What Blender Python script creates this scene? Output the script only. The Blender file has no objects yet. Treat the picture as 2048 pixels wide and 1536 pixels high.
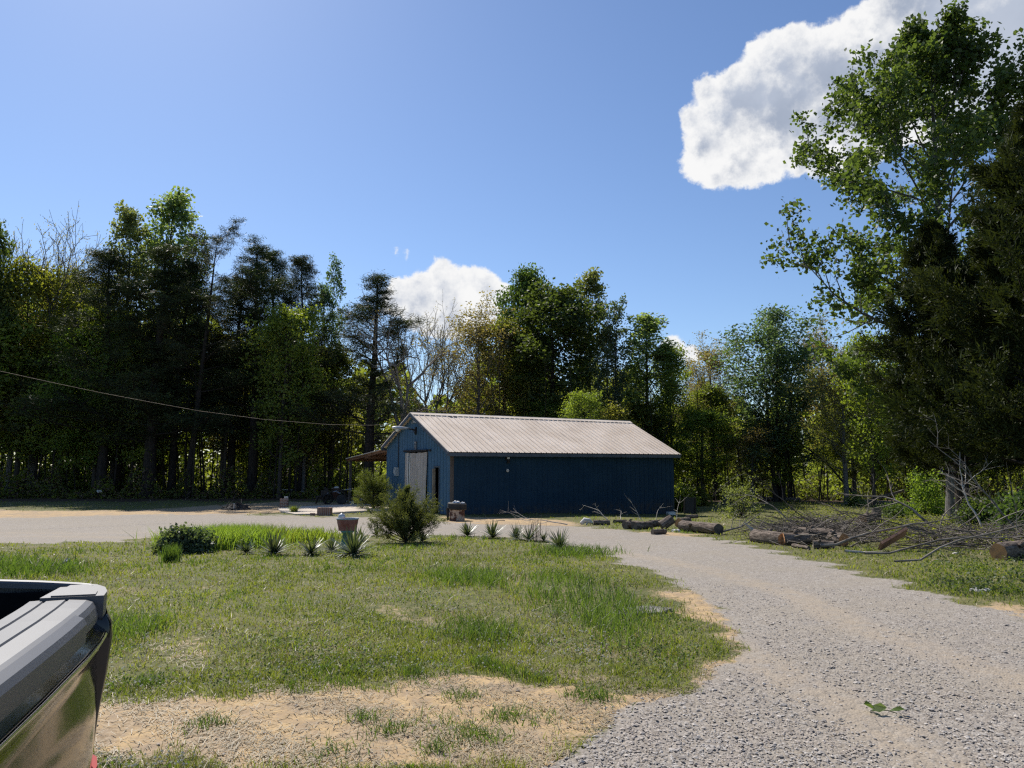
import bpy, math, random
import numpy as np
from math import radians as R, sin, cos, pi
from mathutils import Vector, Matrix
SC = bpy.context.scene
COL = SC.collection
# ------------------------------------------------------------------ camera, sky, sun, exposure
EYE = 1.65
FPX = 1500.0
PITCH = math.atan((930-768)/FPX)
cd = bpy.data.cameras.new('camera'); cam = bpy.data.objects.new('camera', cd); COL.objects.link(cam)
cam.location = (0, 0, EYE); cam.rotation_euler = (pi/2+PITCH, 0, 0)
cd.sensor_width = 36; cd.lens = FPX/2048*36; cd.clip_start = 0.05; cd.clip_end = 9000
SC.camera = cam
SC.render.resolution_x = 1024; SC.render.resolution_y = 768
SUN_EL, SUN_AZ = R(46.0), R(-31.0)          # azimuth measured from +Y towards +X
SC.view_settings.view_transform = 'Standard'; SC.view_settings.look = 'None'
SC.view_settings.exposure = 0.3; SC.view_settings.gamma = 1.0
cy = SC.cycles
cy.max_bounces = 8; cy.diffuse_bounces = 4; cy.glossy_bounces = 2; cy.transmission_bounces = 6; cy.transparent_max_bounces = 4
cy.use_denoising = False; cy.pixel_filter_type = 'BLACKMAN_HARRIS'; cy.filter_width = 1.3; cy.sample_clamp_indirect = 4.0; cy.use_adaptive_sampling = True; cy.adaptive_threshold = 0.02
cy.caustics_reflective = False; cy.caustics_refractive = False

def ray(px, py):
    c, s = cos(PITCH), sin(PITCH); x = (px-1024)/FPX; u = (768-py)/FPX
    return Vector((x, c-u*s, s+u*c))

class NT:
    """tiny node-tree helper"""
    def __init__(s, tree): s.t = tree; s.n = tree.nodes; s.n.clear()
    def add(s, typ, **kw):
        n = s.n.new(typ)
        for k, v in kw.items():
            if k == 'i':
                for a, b in v.items():
                    sock = n.inputs[a]
                    if isinstance(b, bpy.types.NodeSocket): s.t.links.new(b, sock)
                    else: sock.default_value = b
            else: setattr(n, k, v)
        return n
    def math(s, op, a, b=0.0, c=0.0, clamp=False):
        n = s.add('ShaderNodeMath', operation=op, use_clamp=clamp, i={0: a, 1: b})
        if op in ('SMOOTH_MIN', 'MULTIPLY_ADD', 'SMOOTH_MAX', 'COMPARE'):
            if isinstance(c, bpy.types.NodeSocket): s.t.links.new(c, n.inputs[2])
            else: n.inputs[2].default_value = c
        return n.outputs[0]
    def noise(s, vec, scale, detail=3.0, rough=0.55, out=0):
        n = s.add('ShaderNodeTexNoise', i={'Scale': scale, 'Detail': detail, 'Roughness': rough})
        if vec is not None: s.t.links.new(vec, n.inputs['Vector'])
        return n.outputs[out]
    def step(s, v, a, b, lo=0.0, hi=1.0):
        n = s.add('ShaderNodeMapRange', interpolation_type='SMOOTHSTEP', i={0: v, 1: a, 2: b, 3: lo, 4: hi})
        return n.outputs[0]
    def mix(s, f, a, b, mode='MIX'):
        n = s.add('ShaderNodeMix', data_type='RGBA', blend_type=mode)
        for k, v in ((0, f), (6, a), (7, b)):
            if isinstance(v, bpy.types.NodeSocket): s.t.links.new(v, n.inputs[k])
            elif k == 0: n.inputs[k].default_value = v
            else: n.inputs[k].default_value = (*v[:3], 1)
        return n.outputs[2]

def build_world():
    w = bpy.data.worlds.new('World'); SC.world = w; w.use_nodes = True
    t = NT(w.node_tree)
    sky = t.add('ShaderNodeTexSky', sky_type='NISHITA', sun_disc=False)
    sky.sun_elevation = SUN_EL; sky.sun_rotation = SUN_AZ
    sky.altitude = 250; sky.air_density = 1.0; sky.dust_density = 0.35; sky.ozone_density = 2.2
    tc = t.add('ShaderNodeTexCoord').outputs['Generated']
    nrm = t.add('ShaderNodeVectorMath', operation='NORMALIZE', i={0: tc}).outputs[0]
    n1 = t.noise(nrm, 13.0, 9.0, 0.62, 1)
    off = t.add('ShaderNodeVectorMath', operation='SUBTRACT', i={0: n1, 1: (0.5, 0.5, 0.5)}).outputs[0]
    offs = t.add('ShaderNodeVectorMath', operation='SCALE', i={0: off}); offs.inputs['Scale'].default_value = 0.052
    n1b = t.noise(nrm, 42.0, 6.0, 0.62, 1)
    offb = t.add('ShaderNodeVectorMath', operation='SUBTRACT', i={0: n1b, 1: (0.5, 0.5, 0.5)}).outputs[0]
    offc = t.add('ShaderNodeVectorMath', operation='SCALE', i={0: offb}); offc.inputs['Scale'].default_value = 0.022
    wv = t.add('ShaderNodeVectorMath', operation='ADD', i={0: nrm, 1: offs.outputs[0]}).outputs[0]
    wv = t.add('ShaderNodeVectorMath', operation='ADD', i={0: wv, 1: offc.outputs[0]}).outputs[0]
    puffs = [(1375,322,26),(1392,240,34),(1428,175,36),(1500,92,26),(1548,92,36),(1592,78,30),(1642,80,34),(1692,50,34),(1400,320,36),(1412,285,50),(1450,240,60),(1520,145,46),(1500,200,85),(1580,150,80),(1570,260,85),
             (1660,150,80),(1660,235,80),(1745,60,62),(1760,150,110),(1740,255,70),(1860,40,110),(1880,130,130),(2000,90,170),(2120,60,200),
             (1900,220,90),(2080,190,120),(2200,-40,220),(1950,-40,140),
             (1620,305,60),(1530,330,40),(1480,330,45),(1430,345,32),(1700,300,60),(1700,190,70),(1810,200,90),(1600,200,80),(1550,205,80),(800,578,28),(925,560,38),(970,572,36),(1000,588,20),(866,548,30),(905,552,26),(948,552,26),(835,568,34),(885,575,48),(950,580,36),(985,590,26),(840,610,50),(900,630,60),(960,630,45),
             (784,500,7),(803,508,6.5),(795,600,40),(1352,690,24),(1390,706,24)]
    acc = None
    for (x, y, r) in puffs:
        c = ray(x, y).normalized(); q = ray(x+r*0.75, y+r*0.66).normalized()
        d = t.add('ShaderNodeVectorMath', operation='DISTANCE', i={0: wv, 1: tuple(c)}).outputs['Value']
        v = t.math('SUBTRACT', d, (q-c).length)
        acc = v if acc is None else t.math('SMOOTH_MIN', acc, v, 0.016)
    dep = t.math('MULTIPLY', acc, -1.0)
    alpha = t.step(dep, -0.001, 0.006)
    n2 = t.noise(nrm, 26.0, 8.0, 0.62)
    n3 = t.noise(nrm, 7.0, 5.0, 0.6)
    d2 = t.math('ADD', dep, t.math('MULTIPLY', t.math('SUBTRACT', n2, 0.5), 0.10))
    core = t.step(d2, 0.0, 0.045)
    body = t.mix(t.step(n3, 0.35, 0.65), (3.3, 3.8, 4.8), (4.4, 4.9, 5.9))
    col = t.mix(core, (8.3, 8.3, 8.3), body)
    skyc = t.add('ShaderNodeHueSaturation', i={'Hue': 0.502, 'Saturation': 1.0, 'Value': 1.0, 'Color': t.mix(1.0, sky.outputs[0], (0.90, 1.0, 1.12), 'MULTIPLY')}).outputs[0]
    out = t.mix(alpha, skyc, col)
    bg = t.add('ShaderNodeBackground', i={'Color': out, 'Strength': 0.092})
    t.add('ShaderNodeOutputWorld', i={'Surface': bg.outputs[0]})
build_world()
sd = bpy.data.lights.new('sun', 'SUN'); sun = bpy.data.objects.new('sun', sd); COL.objects.link(sun)
sd.energy = 5.0; sd.angle = R(0.5); sd.color = (1.0, 0.94, 0.85)
SDIR = Vector((sin(SUN_AZ)*cos(SUN_EL), cos(SUN_AZ)*cos(SUN_EL), sin(SUN_EL)))
sun.rotation_euler = SDIR.to_track_quat('Z', 'Y').to_euler(); sun.location = SDIR*60

# ------------------------------------------------------------------ geometry helpers
def sstep(x, a, b):
    t = np.clip((np.asarray(x, float)-a)/(b-a), 0, 1); return t*t*(3-2*t)
def gz(x, y):
    x = np.asarray(x, float); y = np.asarray(y, float)
    z = -0.55*sstep(y, 3, 33) - 0.40*sstep(x, -2, 9)*sstep(y, 27, 41)
    z = z + 0.025*np.sin(x*0.9+1.3)*np.sin(y*0.7)*sstep(y, 4, 9)
    return z
def g(x, y): return float(gz(x, y))
def at(px, py):
    """the point of the ground seen at a pixel of the photograph"""
    d = ray(px, py); lo = 0.5; 
    prev = 0.5
    for i in range(4000):
        t = prev+0.05+prev*0.02
        if EYE+d.z*t < g(d.x*t, d.y*t) or t > 150: break
        prev = t
    lo, hi = prev, t
    for i in range(20):
        m = (lo+hi)/2
        if EYE+d.z*m < g(d.x*m, d.y*m): hi = m
        else: lo = m
    return Vector((d.x*hi, d.y*hi, g(d.x*hi, d.y*hi)))
def atY(px, py, Y):
    d = ray(px, py); t = Y/d.y
    return Vector((d.x*t, Y, EYE+d.z*t))

def mesh_data(name, parts, mats, smooth=False, attr=None):
    """parts: list of (V, [faces arrays], material index)"""
    Vs, loops, sizes, mi = [], [], [], []; o = 0
    for V, Fs, m in parts:
        V = np.asarray(V, float).reshape(-1, 3); Vs.append(V)
        for Fa in (Fs if isinstance(Fs, list) else [Fs]):
            Fa = np.asarray(Fa, int)
            if Fa.size == 0: continue
            if Fa.ndim == 1: Fa = Fa[None]
            loops.append((Fa+o).ravel()); sizes.append(np.full(len(Fa), Fa.shape[1])); mi.append(np.full(len(Fa), m))
        o += len(V)
    V = np.concatenate(Vs); L = np.concatenate(loops); S = np.concatenate(sizes); M = np.concatenate(mi)
    me = bpy.data.meshes.new(name)
    me.vertices.add(len(V)); me.vertices.foreach_set('co', V.astype(np.float32).ravel())
    me.loops.add(len(L)); me.loops.foreach_set('vertex_index', L.astype(np.int32))
    me.polygons.add(len(S))
    me.polygons.foreach_set('loop_start', (np.cumsum(S)-S).astype(np.int32))
    me.polygons.foreach_set('loop_total', S.astype(np.int32))
    me.polygons.foreach_set('material_index', M.astype(np.int32))
    me.polygons.foreach_set('use_smooth', np.full(len(S), bool(smooth)))
    for m in (mats if isinstance(mats, (list, tuple)) else [mats]): me.materials.append(m)
    if attr is not None:
        for k, a in attr.items():
            a = np.asarray(a, np.float32)
            if a.ndim == 1:
                at_ = me.attributes.new(k, 'FLOAT', 'POINT'); at_.data.foreach_set('value', a)
            else:
                at_ = me.attributes.new(k, 'FLOAT_COLOR', 'POINT'); at_.data.foreach_set('color', a.ravel())
    me.update(calc_edges=True)
    return me
def link(name, me, parent=None, loc=None, rot=None):
    o = bpy.data.objects.new(name, me); COL.objects.link(o)
    if parent is not None: o.parent = parent
    if loc is not None: o.location = loc
    if rot is not None: o.rotation_euler = rot
    return o
def obj(name, parts, mats, parent=None, smooth=False, loc=None, rot=None, attr=None):
    return link(name, mesh_data(name, parts, mats, smooth, attr), parent, loc, rot)
def tag(o, label, cat, group=None, kind=None):
    if label: o['label'] = label
    if cat: o['category'] = cat
    if group: o['group'] = group
    if kind: o['kind'] = kind
    return o
def thing(name, label, cat, loc=(0, 0, 0), rz=0.0, group=None):
    o = bpy.data.objects.new(name, None); COL.objects.link(o); o.empty_display_size = 0.2
    o.location = loc; o.rotation_euler = (0, 0, rz)
    return tag(o, label, cat, group)

BF = np.array([[0,3,2,1],[4,5,6,7],[0,1,5,4],[1,2,6,5],[2,3,7,6],[3,0,4,7]])
def box(c, s, rz=0.0, m=0, ry=0.0, rx=0.0):
    h = np.array(s)/2.0
    V = np.array([[-1,-1,-1],[1,-1,-1],[1,1,-1],[-1,1,-1],[-1,-1,1],[1,-1,1],[1,1,1],[-1,1,1]])*h
    M = np.array((Matrix.Rotation(rz, 3, 'Z') @ Matrix.Rotation(ry, 3, 'Y') @ Matrix.Rotation(rx, 3, 'X')))
    return (V@M.T+np.array(c), [BF], m)
def frame_of(d):
    d = d/ (np.linalg.norm(d)+1e-9)
    a = np.array([0, 0, 1.0]) if abs(d[2]) < 0.9 else np.array([1.0, 0, 0])
    u = np.cross(d, a); u /= np.linalg.norm(u); v = np.cross(d, u)
    return u, v
def tube(P, r, k=6, m=0, cap=False):
    P = np.asarray(P, float); n = len(P); r = np.broadcast_to(np.asarray(r, float), (n,))
    D = np.gradient(P, axis=0); u, _ = frame_of(D[0]); an = np.arange(k)*2*pi/k
    V = np.empty((n, k, 3))
    for i in range(n):
        d = D[i]/(np.linalg.norm(D[i])+1e-9); u = u-d*np.dot(u, d); u /= np.linalg.norm(u)+1e-9; v = np.cross(d, u)
        V[i] = P[i]+r[i]*(np.cos(an)[:, None]*u+np.sin(an)[:, None]*v)
    i = np.arange(n-1)[:, None]*k; j = np.arange(k)[None]; j2 = (j+1) % k
    Fq = np.stack([i+j, i+j2, i+k+j2, i+k+j], -1).reshape(-1, 4)
    Fs = [Fq]
    if cap: Fs += [np.arange(k)[::-1][None], (np.arange(k)+(n-1)*k)[None]]
    return (V.reshape(-1, 3), Fs, m)
def lathe(prof, k=20, m=0, c=(0, 0, 0)):
    prof = np.asarray(prof, float); an = np.arange(k)*2*pi/k; n = len(prof)
    V = np.stack([prof[:, 0, None]*np.cos(an), prof[:, 0, None]*np.sin(an), np.repeat(prof[:, 1, None], k, 1)], -1)+np.array(c)
    i = np.arange(n-1)[:, None]*k; j = np.arange(k)[None]; j2 = (j+1) % k
    Fq = np.stack([i+j, i+j2, i+k+j2, i+k+j], -1).reshape(-1, 4)
    return (V.reshape(-1, 3), [Fq], m)
def prism(pts, z0, z1, m=0):
    n = len(pts); P = np.asarray(pts, float)
    V = np.concatenate([np.c_[P, np.full(n, z0)], np.c_[P, np.full(n, z1)]])
    i = np.arange(n); j = (i+1) % n
    return (V, [i[::-1][None], (i+n)[None], np.stack([i, j, j+n, i+n], 1)], m)
def rnd_unit(rng, n):
    v = rng.normal(size=(n, 3)); return v/np.linalg.norm(v, axis=1, keepdims=True)
def leaves(rng, C, L, W, up=0.3, jit=0.35, tri=False):
    """rhombus (or sliver) leaves centred on C; returns part + per-vertex random"""
    n = len(C); a = rnd_unit(rng, n); nn = rnd_unit(rng, n)+np.array([0, 0, up]); b = np.cross(nn, a); b /= np.linalg.norm(b, axis=1, keepdims=True)+1e-9
    s = (1+jit*rng.uniform(-1, 1, n))[:, None]
    a = a*L*s/2; b = b*W*s/2
    if tri:
        V = np.stack([C-a+b*0.6, C-a-b*0.6, C+a], 1); F_ = np.arange(n*3).reshape(n, 3); k = 3
    else:
        V = np.stack([C-a, C-b+a*0.15, C+a, C+b+a*0.15], 1); F_ = np.arange(n*4).reshape(n, 4); k = 4
    return (V.reshape(-1, 3), [F_], 0), np.repeat(rng.uniform(0, 1, n), k)

# ------------------------------------------------------------------ materials
def mat(name, fn):
    m = bpy.data.materials.new(name); m.use_nodes = True; t = NT(m.node_tree)
    sh = fn(t); o = t.add('ShaderNodeOutputMaterial'); t.t.links.new(sh, o.inputs['Surface'])
    return m
def pbsdf(t, col, rough=0.6, metal=0.0, spec=0.5, bump=None, coat=0.0):
    b = t.add('ShaderNodeBsdfPrincipled')
    for k, v in (('Base Color', col), ('Roughness', rough), ('Metallic', metal), ('Specular IOR Level', spec), ('Coat Weight', coat)):
        if isinstance(v, bpy.types.NodeSocket): t.t.links.new(v, b.inputs[k])
        elif k == 'Base Color': b.inputs[k].default_value = (*v[:3], 1)
        else: b.inputs[k].default_value = v
    if bump is not None: t.t.links.new(bump, b.inputs['Normal'])
    return b.outputs[0]
def bump(t, h, strength=0.4, dist=0.02):
    return t.add('ShaderNodeBump', i={'Height': h, 'Strength': strength, 'Distance': dist}).outputs[0]
def ocoord(t): return t.add('ShaderNodeTexCoord').outputs['Object']
def simple(name, c1, c2, scale=6.0, rough=0.6, metal=0.0, spec=0.4, bs=0.0, detail=5, lo=0.3, hi=0.7, coat=0.0, bd=0.01):
    def fn(t):
        v = ocoord(t); n = t.noise(v, scale, detail, 0.6)
        c = t.mix(t.step(n, lo, hi), c1, c2)
        b = bump(t, t.noise(v, scale*3, 4), bs, bd) if bs > 0 else None
        return pbsdf(t, c, rough, metal, spec, b, coat)
    return mat(name, fn)
def leafmat(name, dark, light, trans=0.45, tcol=None, rough=0.55, spec=0.35, tint=0.25):
    tcol = tcol or tuple(min(1, c*k) for c, k in zip(light, (2.1, 2.1, 0.8)))
    def fn(t):
        a = t.add('ShaderNodeAttribute', attribute_name='rnd').outputs['Fac']
        v = ocoord(t); n = t.noise(v, 0.35, 3, 0.6)
        f = t.math('ADD', t.math('MULTIPLY', a, 0.55), t.math('MULTIPLY', t.step(n, 0.35, 0.65), 0.45))
        ri = t.add('ShaderNodeObjectInfo').outputs['Random']
        hs = t.add('ShaderNodeHueSaturation', i={'Hue': t.math('MULTIPLY_ADD', ri, 0.05*tint*4, 0.5-0.025*tint*4),
             'Saturation': 0.95, 'Value': t.math('MULTIPLY_ADD', ri, tint*1.4, 1-tint*0.7), 'Color': t.mix(f, dark, light)}).outputs[0]
        p = pbsdf(t, hs, rough, 0, spec)
        tr = t.add('ShaderNodeBsdfTranslucent', i={'Color': t.mix(1.0, hs, (tcol[0]/max(light[0], .001), tcol[1]/max(light[1], .001), tcol[2]/max(light[2], .001)), 'MULTIPLY')}).outputs[0]
        return t.add('ShaderNodeMixShader', i={0: trans, 1: p, 2: tr}).outputs[0]
    return mat(name, fn)
def barkmat(name, c1, c2, sc=3.0):
    def fn(t):
        v = ocoord(t); s = t.add('ShaderNodeMapping', i={'Vector': v, 'Scale': (sc*4, sc*4, sc*0.7)}).outputs[0]
        n = t.noise(s, 1.6, 6, 0.7)
        return pbsdf(t, t.mix(t.step(n, 0.35, 0.65), c1, c2), 0.9, 0, 0.15, bump(t, n, 0.8, 0.03))
    return mat(name, fn)
M = {}
M['leaf_dark'] = leafmat('leaf_dark', (0.035, 0.058, 0.018), (0.095, 0.135, 0.035), 0.45)
M['leaf_mid'] = leafmat('leaf_mid', (0.070, 0.095, 0.022), (0.180, 0.205, 0.050), 0.6)
M['leaf_spring'] = leafmat('leaf_spring', (0.095, 0.120, 0.028), (0.230, 0.250, 0.070), 0.65)
M['leaf_pale'] = leafmat('leaf_pale', (0.090, 0.120, 0.050), (0.200, 0.240, 0.105), 0.5)
M['leaf_lime'] = leafmat('leaf_lime', (0.100, 0.140, 0.020), (0.190, 0.230, 0.040), 0.5)
M['leaf_bronze'] = leafmat('leaf_bronze', (0.120, 0.105, 0.045), (0.270, 0.225, 0.100), 0.45)
M['leaf_cool'] = leafmat('leaf_cool', (0.045, 0.075, 0.042), (0.120, 0.165, 0.095), 0.42)
M['leaf_tulip'] = leafmat('leaf_tulip', (0.040, 0.068, 0.020), (0.110, 0.150, 0.040), 0.42, tint=0.05)
M['needle'] = leafmat('needle', (0.022, 0.034, 0.016), (0.065, 0.082, 0.035), 0.2, spec=.12)
M['cedar'] = leafmat('cedar', (0.017, 0.026, 0.010), (0.056, 0.068, 0.020), 0.18, spec=.08, tint=0.1)
M['juniper'] = leafmat('juniper', (0.045, 0.055, 0.020), (0.130, 0.140, 0.050), 0.35, tint=0.1, spec=.15)
M['juniper_gold'] = leafmat('juniper_gold', (0.060, 0.085, 0.018), (0.150, 0.170, 0.035), 0.35, tint=0.1)
M['yucca'] = leafmat('yucca', (0.045, 0.065, 0.034), (0.125, 0.150, 0.085), 0.2, tint=0.1, rough=0.4, spec=0.5)
M['grass'] = leafmat('grass', (0.075, 0.105, 0.018), (0.215, 0.240, 0.050), 0.45, tint=0.0)
M['grass_lush'] = leafmat('grass_lush', (0.045, 0.085, 0.018), (0.105, 0.160, 0.035), 0.45, tint=0.0)
M['straw'] = leafmat('straw', (0.20, 0.16, 0.09), (0.42, 0.34, 0.22), 0.15, tint=0.0)
M['litter'] = leafmat('litter', (0.055, 0.035, 0.022), (0.140, 0.090, 0.060), 0.1, tint=0.0)
M['bark'] = barkmat('bark', (0.035, 0.030, 0.026), (0.095, 0.082, 0.070))
M['bark_dark'] = barkmat('bark_dark', (0.018, 0.015, 0.013), (0.055, 0.046, 0.040))
M['bark_pale'] = barkmat('bark_pale', (0.13, 0.12, 0.11), (0.27, 0.25, 0.23))
M['bark_grey'] = barkmat('bark_grey', (0.08, 0.075, 0.072), (0.19, 0.18, 0.17))
M['dead'] = simple('dead_wood', (0.10, 0.085, 0.07), (0.27, 0.235, 0.195), 5, 0.85, bs=0.3)
M['dead_dark'] = simple('dead_wood_dark', (0.05, 0.04, 0.033), (0.13, 0.11, 0.09), 5, 0.9, bs=0.3)
M['dead_pale'] = simple('dead_wood_pale', (0.30, 0.27, 0.23), (0.55, 0.50, 0.44), 5, 0.8, bs=0.3)
def _log(t):
    v = ocoord(t); s = t.add('ShaderNodeMapping', i={'Vector': v, 'Scale': (3, 14, 14)}).outputs[0]
    n = t.noise(s, 1.5, 7, 0.7)
    c = t.mix(t.step(n, 0.35, 0.68), (0.05, 0.038, 0.030), (0.26, 0.21, 0.17))
    return pbsdf(t, c, 0.92, 0, 0.15, bump(t, n, 1.0, 0.03))
M['log'] = mat('log_bark', _log)
def _cut(t):
    v = ocoord(t); s = t.add('ShaderNodeMapping', i={'Vector': v, 'Scale': (0, 1, 1)}).outputs[0]
    w = t.add('ShaderNodeTexWave', wave_type='RINGS', rings_direction='X', i={'Vector': s, 'Scale': 14, 'Distortion': 1.2}).outputs[1]
    c = t.mix(w, (0.42, 0.19, 0.07), (0.56, 0.30, 0.13))
    return pbsdf(t, t.mix(t.step(t.noise(v, 9, 4), 0.4, 0.7), c, (0.30, 0.16, 0.08)), 0.85)
M['cut'] = mat('cut_wood', _cut)
M['blue'] = simple('blue_siding', (0.070, 0.150, 0.270), (0.095, 0.185, 0.310), 1.2, 0.45, 0, 0.4, bs=0.05)
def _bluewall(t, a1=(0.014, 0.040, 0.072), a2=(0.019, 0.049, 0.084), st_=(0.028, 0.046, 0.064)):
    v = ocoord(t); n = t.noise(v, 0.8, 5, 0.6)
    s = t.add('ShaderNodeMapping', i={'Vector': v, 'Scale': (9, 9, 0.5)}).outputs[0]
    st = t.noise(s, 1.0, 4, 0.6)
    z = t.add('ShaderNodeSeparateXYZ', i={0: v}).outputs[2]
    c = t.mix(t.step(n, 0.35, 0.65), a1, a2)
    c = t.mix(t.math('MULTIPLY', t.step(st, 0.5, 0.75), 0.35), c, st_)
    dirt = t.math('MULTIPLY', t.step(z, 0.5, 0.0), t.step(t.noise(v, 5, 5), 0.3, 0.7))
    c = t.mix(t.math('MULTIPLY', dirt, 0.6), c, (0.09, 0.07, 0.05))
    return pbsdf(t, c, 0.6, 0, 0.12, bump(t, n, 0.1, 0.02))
M['bluewall'] = mat('blue_metal_siding', _bluewall)  # blue siding with the long wall's shade put into a darker colour
M['bluelit'] = mat('lit_blue_siding', lambda t: _bluewall(t, (0.070, 0.145, 0.225), (0.090, 0.168, 0.250), (0.13, 0.175, 0.22)))  # same siding, lighter: the brighter light on the gable is in the colour
def _roof(t):
    v = ocoord(t); n = t.noise(v, 0.7, 5, 0.6); s = t.add('ShaderNodeMapping', i={'Vector': v, 'Scale': (7, 0.5, 0.5)}).outputs[0]
    st = t.noise(s, 1.0, 4, 0.6)
    c = t.mix(t.step(n, 0.3, 0.7), (0.72, 0.60, 0.48), (0.84, 0.72, 0.60))
    c = t.mix(t.math('MULTIPLY', t.step(st, 0.5, 0.8), 0.5), c, (0.40, 0.33, 0.27))
    return pbsdf(t, c, 0.6, 0.0, 0.15)
M['roof'] = mat('roof_metal', _roof)
M['beige'] = simple('beige_door_metal', (0.40, 0.35, 0.315), (0.49, 0.435, 0.395), 1.5, 0.5, bs=0.05)
M['white'] = simple('white_paint', (0.62, 0.62, 0.60), (0.78, 0.78, 0.76), 4, 0.5)
M['galv'] = simple('galvanised', (0.42, 0.43, 0.44), (0.58, 0.59, 0.60), 8, 0.4, 0.3)
M['black'] = simple('black_plastic', (0.010, 0.010, 0.012), (0.022, 0.022, 0.025), 6, 0.5)
M['iron'] = simple('dark_iron', (0.012, 0.011, 0.012), (0.045, 0.035, 0.030), 10, 0.6, 0.3)
M['trim'] = simple('slate_trim', (0.06, 0.075, 0.10), (0.09, 0.11, 0.14), 2, 0.5)
M['cornerwood'] = simple('weathered_board', (0.09, 0.070, 0.060), (0.16, 0.13, 0.11), 3, 0.9, bs=0.3)
M['rafter'] = simple('red_brown_lumber', (0.17, 0.085, 0.05), (0.27, 0.15, 0.09), 3, 0.85, bs=0.2)
M['lumber'] = simple('weathered_lumber', (0.20, 0.16, 0.12), (0.34, 0.28, 0.21), 3, 0.85, bs=0.2)
M['concrete'] = simple('concrete', (0.46, 0.39, 0.31), (0.58, 0.50, 0.41), 1.5, 0.9, bs=0.2)
M['ash'] = simple('ash', (0.02, 0.018, 0.016), (0.09, 0.08, 0.07), 12, 0.95, bs=0.6)
M['rust'] = simple('rusty_steel', (0.055, 0.022, 0.014), (0.12, 0.05, 0.03), 12, 0.85, 0.2, bs=0.3)
M['rustflake'] = simple('flaking_paint', (0.09, 0.035, 0.022), (0.46, 0.34, 0.25), 5, 0.8, 0.0, bs=0.3, lo=0.46, hi=0.54)
M['tub'] = simple('faded_red_tub', (0.20, 0.060, 0.045), (0.32, 0.15, 0.12), 5, 0.7, bs=0.3, lo=0.35, hi=0.7)
M['rubber'] = simple('tyre_rubber', (0.016, 0.016, 0.017), (0.035, 0.034, 0.034), 8, 0.75)
M['teal'] = simple('teal_paint', (0.05, 0.17, 0.17), (0.10, 0.26, 0.25), 5, 0.7, bs=0.2)
M['bluerim'] = simple('grey_blue_rim', (0.22, 0.28, 0.32), (0.34, 0.40, 0.44), 6, 0.6)
M['stone'] = simple('grey_stone', (0.26, 0.25, 0.26), (0.46, 0.45, 0.45), 8, 0.9, bs=0.4)
M['slate'] = simple('slate_stone', (0.09, 0.085, 0.08), (0.24, 0.22, 0.20), 7, 0.9, bs=0.4)
M['palestone'] = simple('pale_stone', (0.5, 0.46, 0.40), (0.68, 0.64, 0.58), 8, 0.9, bs=0.4)
M['tarp'] = simple('blue_tarp', (0.10, 0.18, 0.38), (0.25, 0.36, 0.6), 5, 0.5)
M['petal'] = leafmat('clover_petal', (0.62, 0.60, 0.50), (0.80, 0.78, 0.70), .5, (.8, .78, .7), tint=0.0)
def _brick(t, soldier=False):
    v = ocoord(t); sx = t.add('ShaderNodeSeparateXYZ', i={0: v}).outputs
    a = t.math('ADD', sx[0], sx[1])
    cv = t.add('ShaderNodeCombineXYZ', i={0: sx[2], 1: a} if soldier else {0: a, 1: sx[2]}).outputs[0]
    b = t.add('ShaderNodeTexBrick', i={'Vector': cv, 'Color1': (0.20, 0.095, 0.07, 1), 'Color2': (0.27, 0.145, 0.105, 1), 'Mortar': (0.36, 0.31, 0.27, 1),
              'Scale': 1.0, 'Mortar Size': 0.012, 'Brick Width': (0.8 if soldier else 0.21), 'Row Height': (0.085 if soldier else 0.075)})
    if soldier: b.offset = 0.0
    return pbsdf(t, b.outputs[0], 0.9, 0, 0.2, bump(t, b.outputs[1], -0.5, 0.01))
M['brick'] = mat('brick', lambda t: _brick(t)); M['soldier'] = mat('soldier_brick', lambda t: _brick(t, True))
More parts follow.
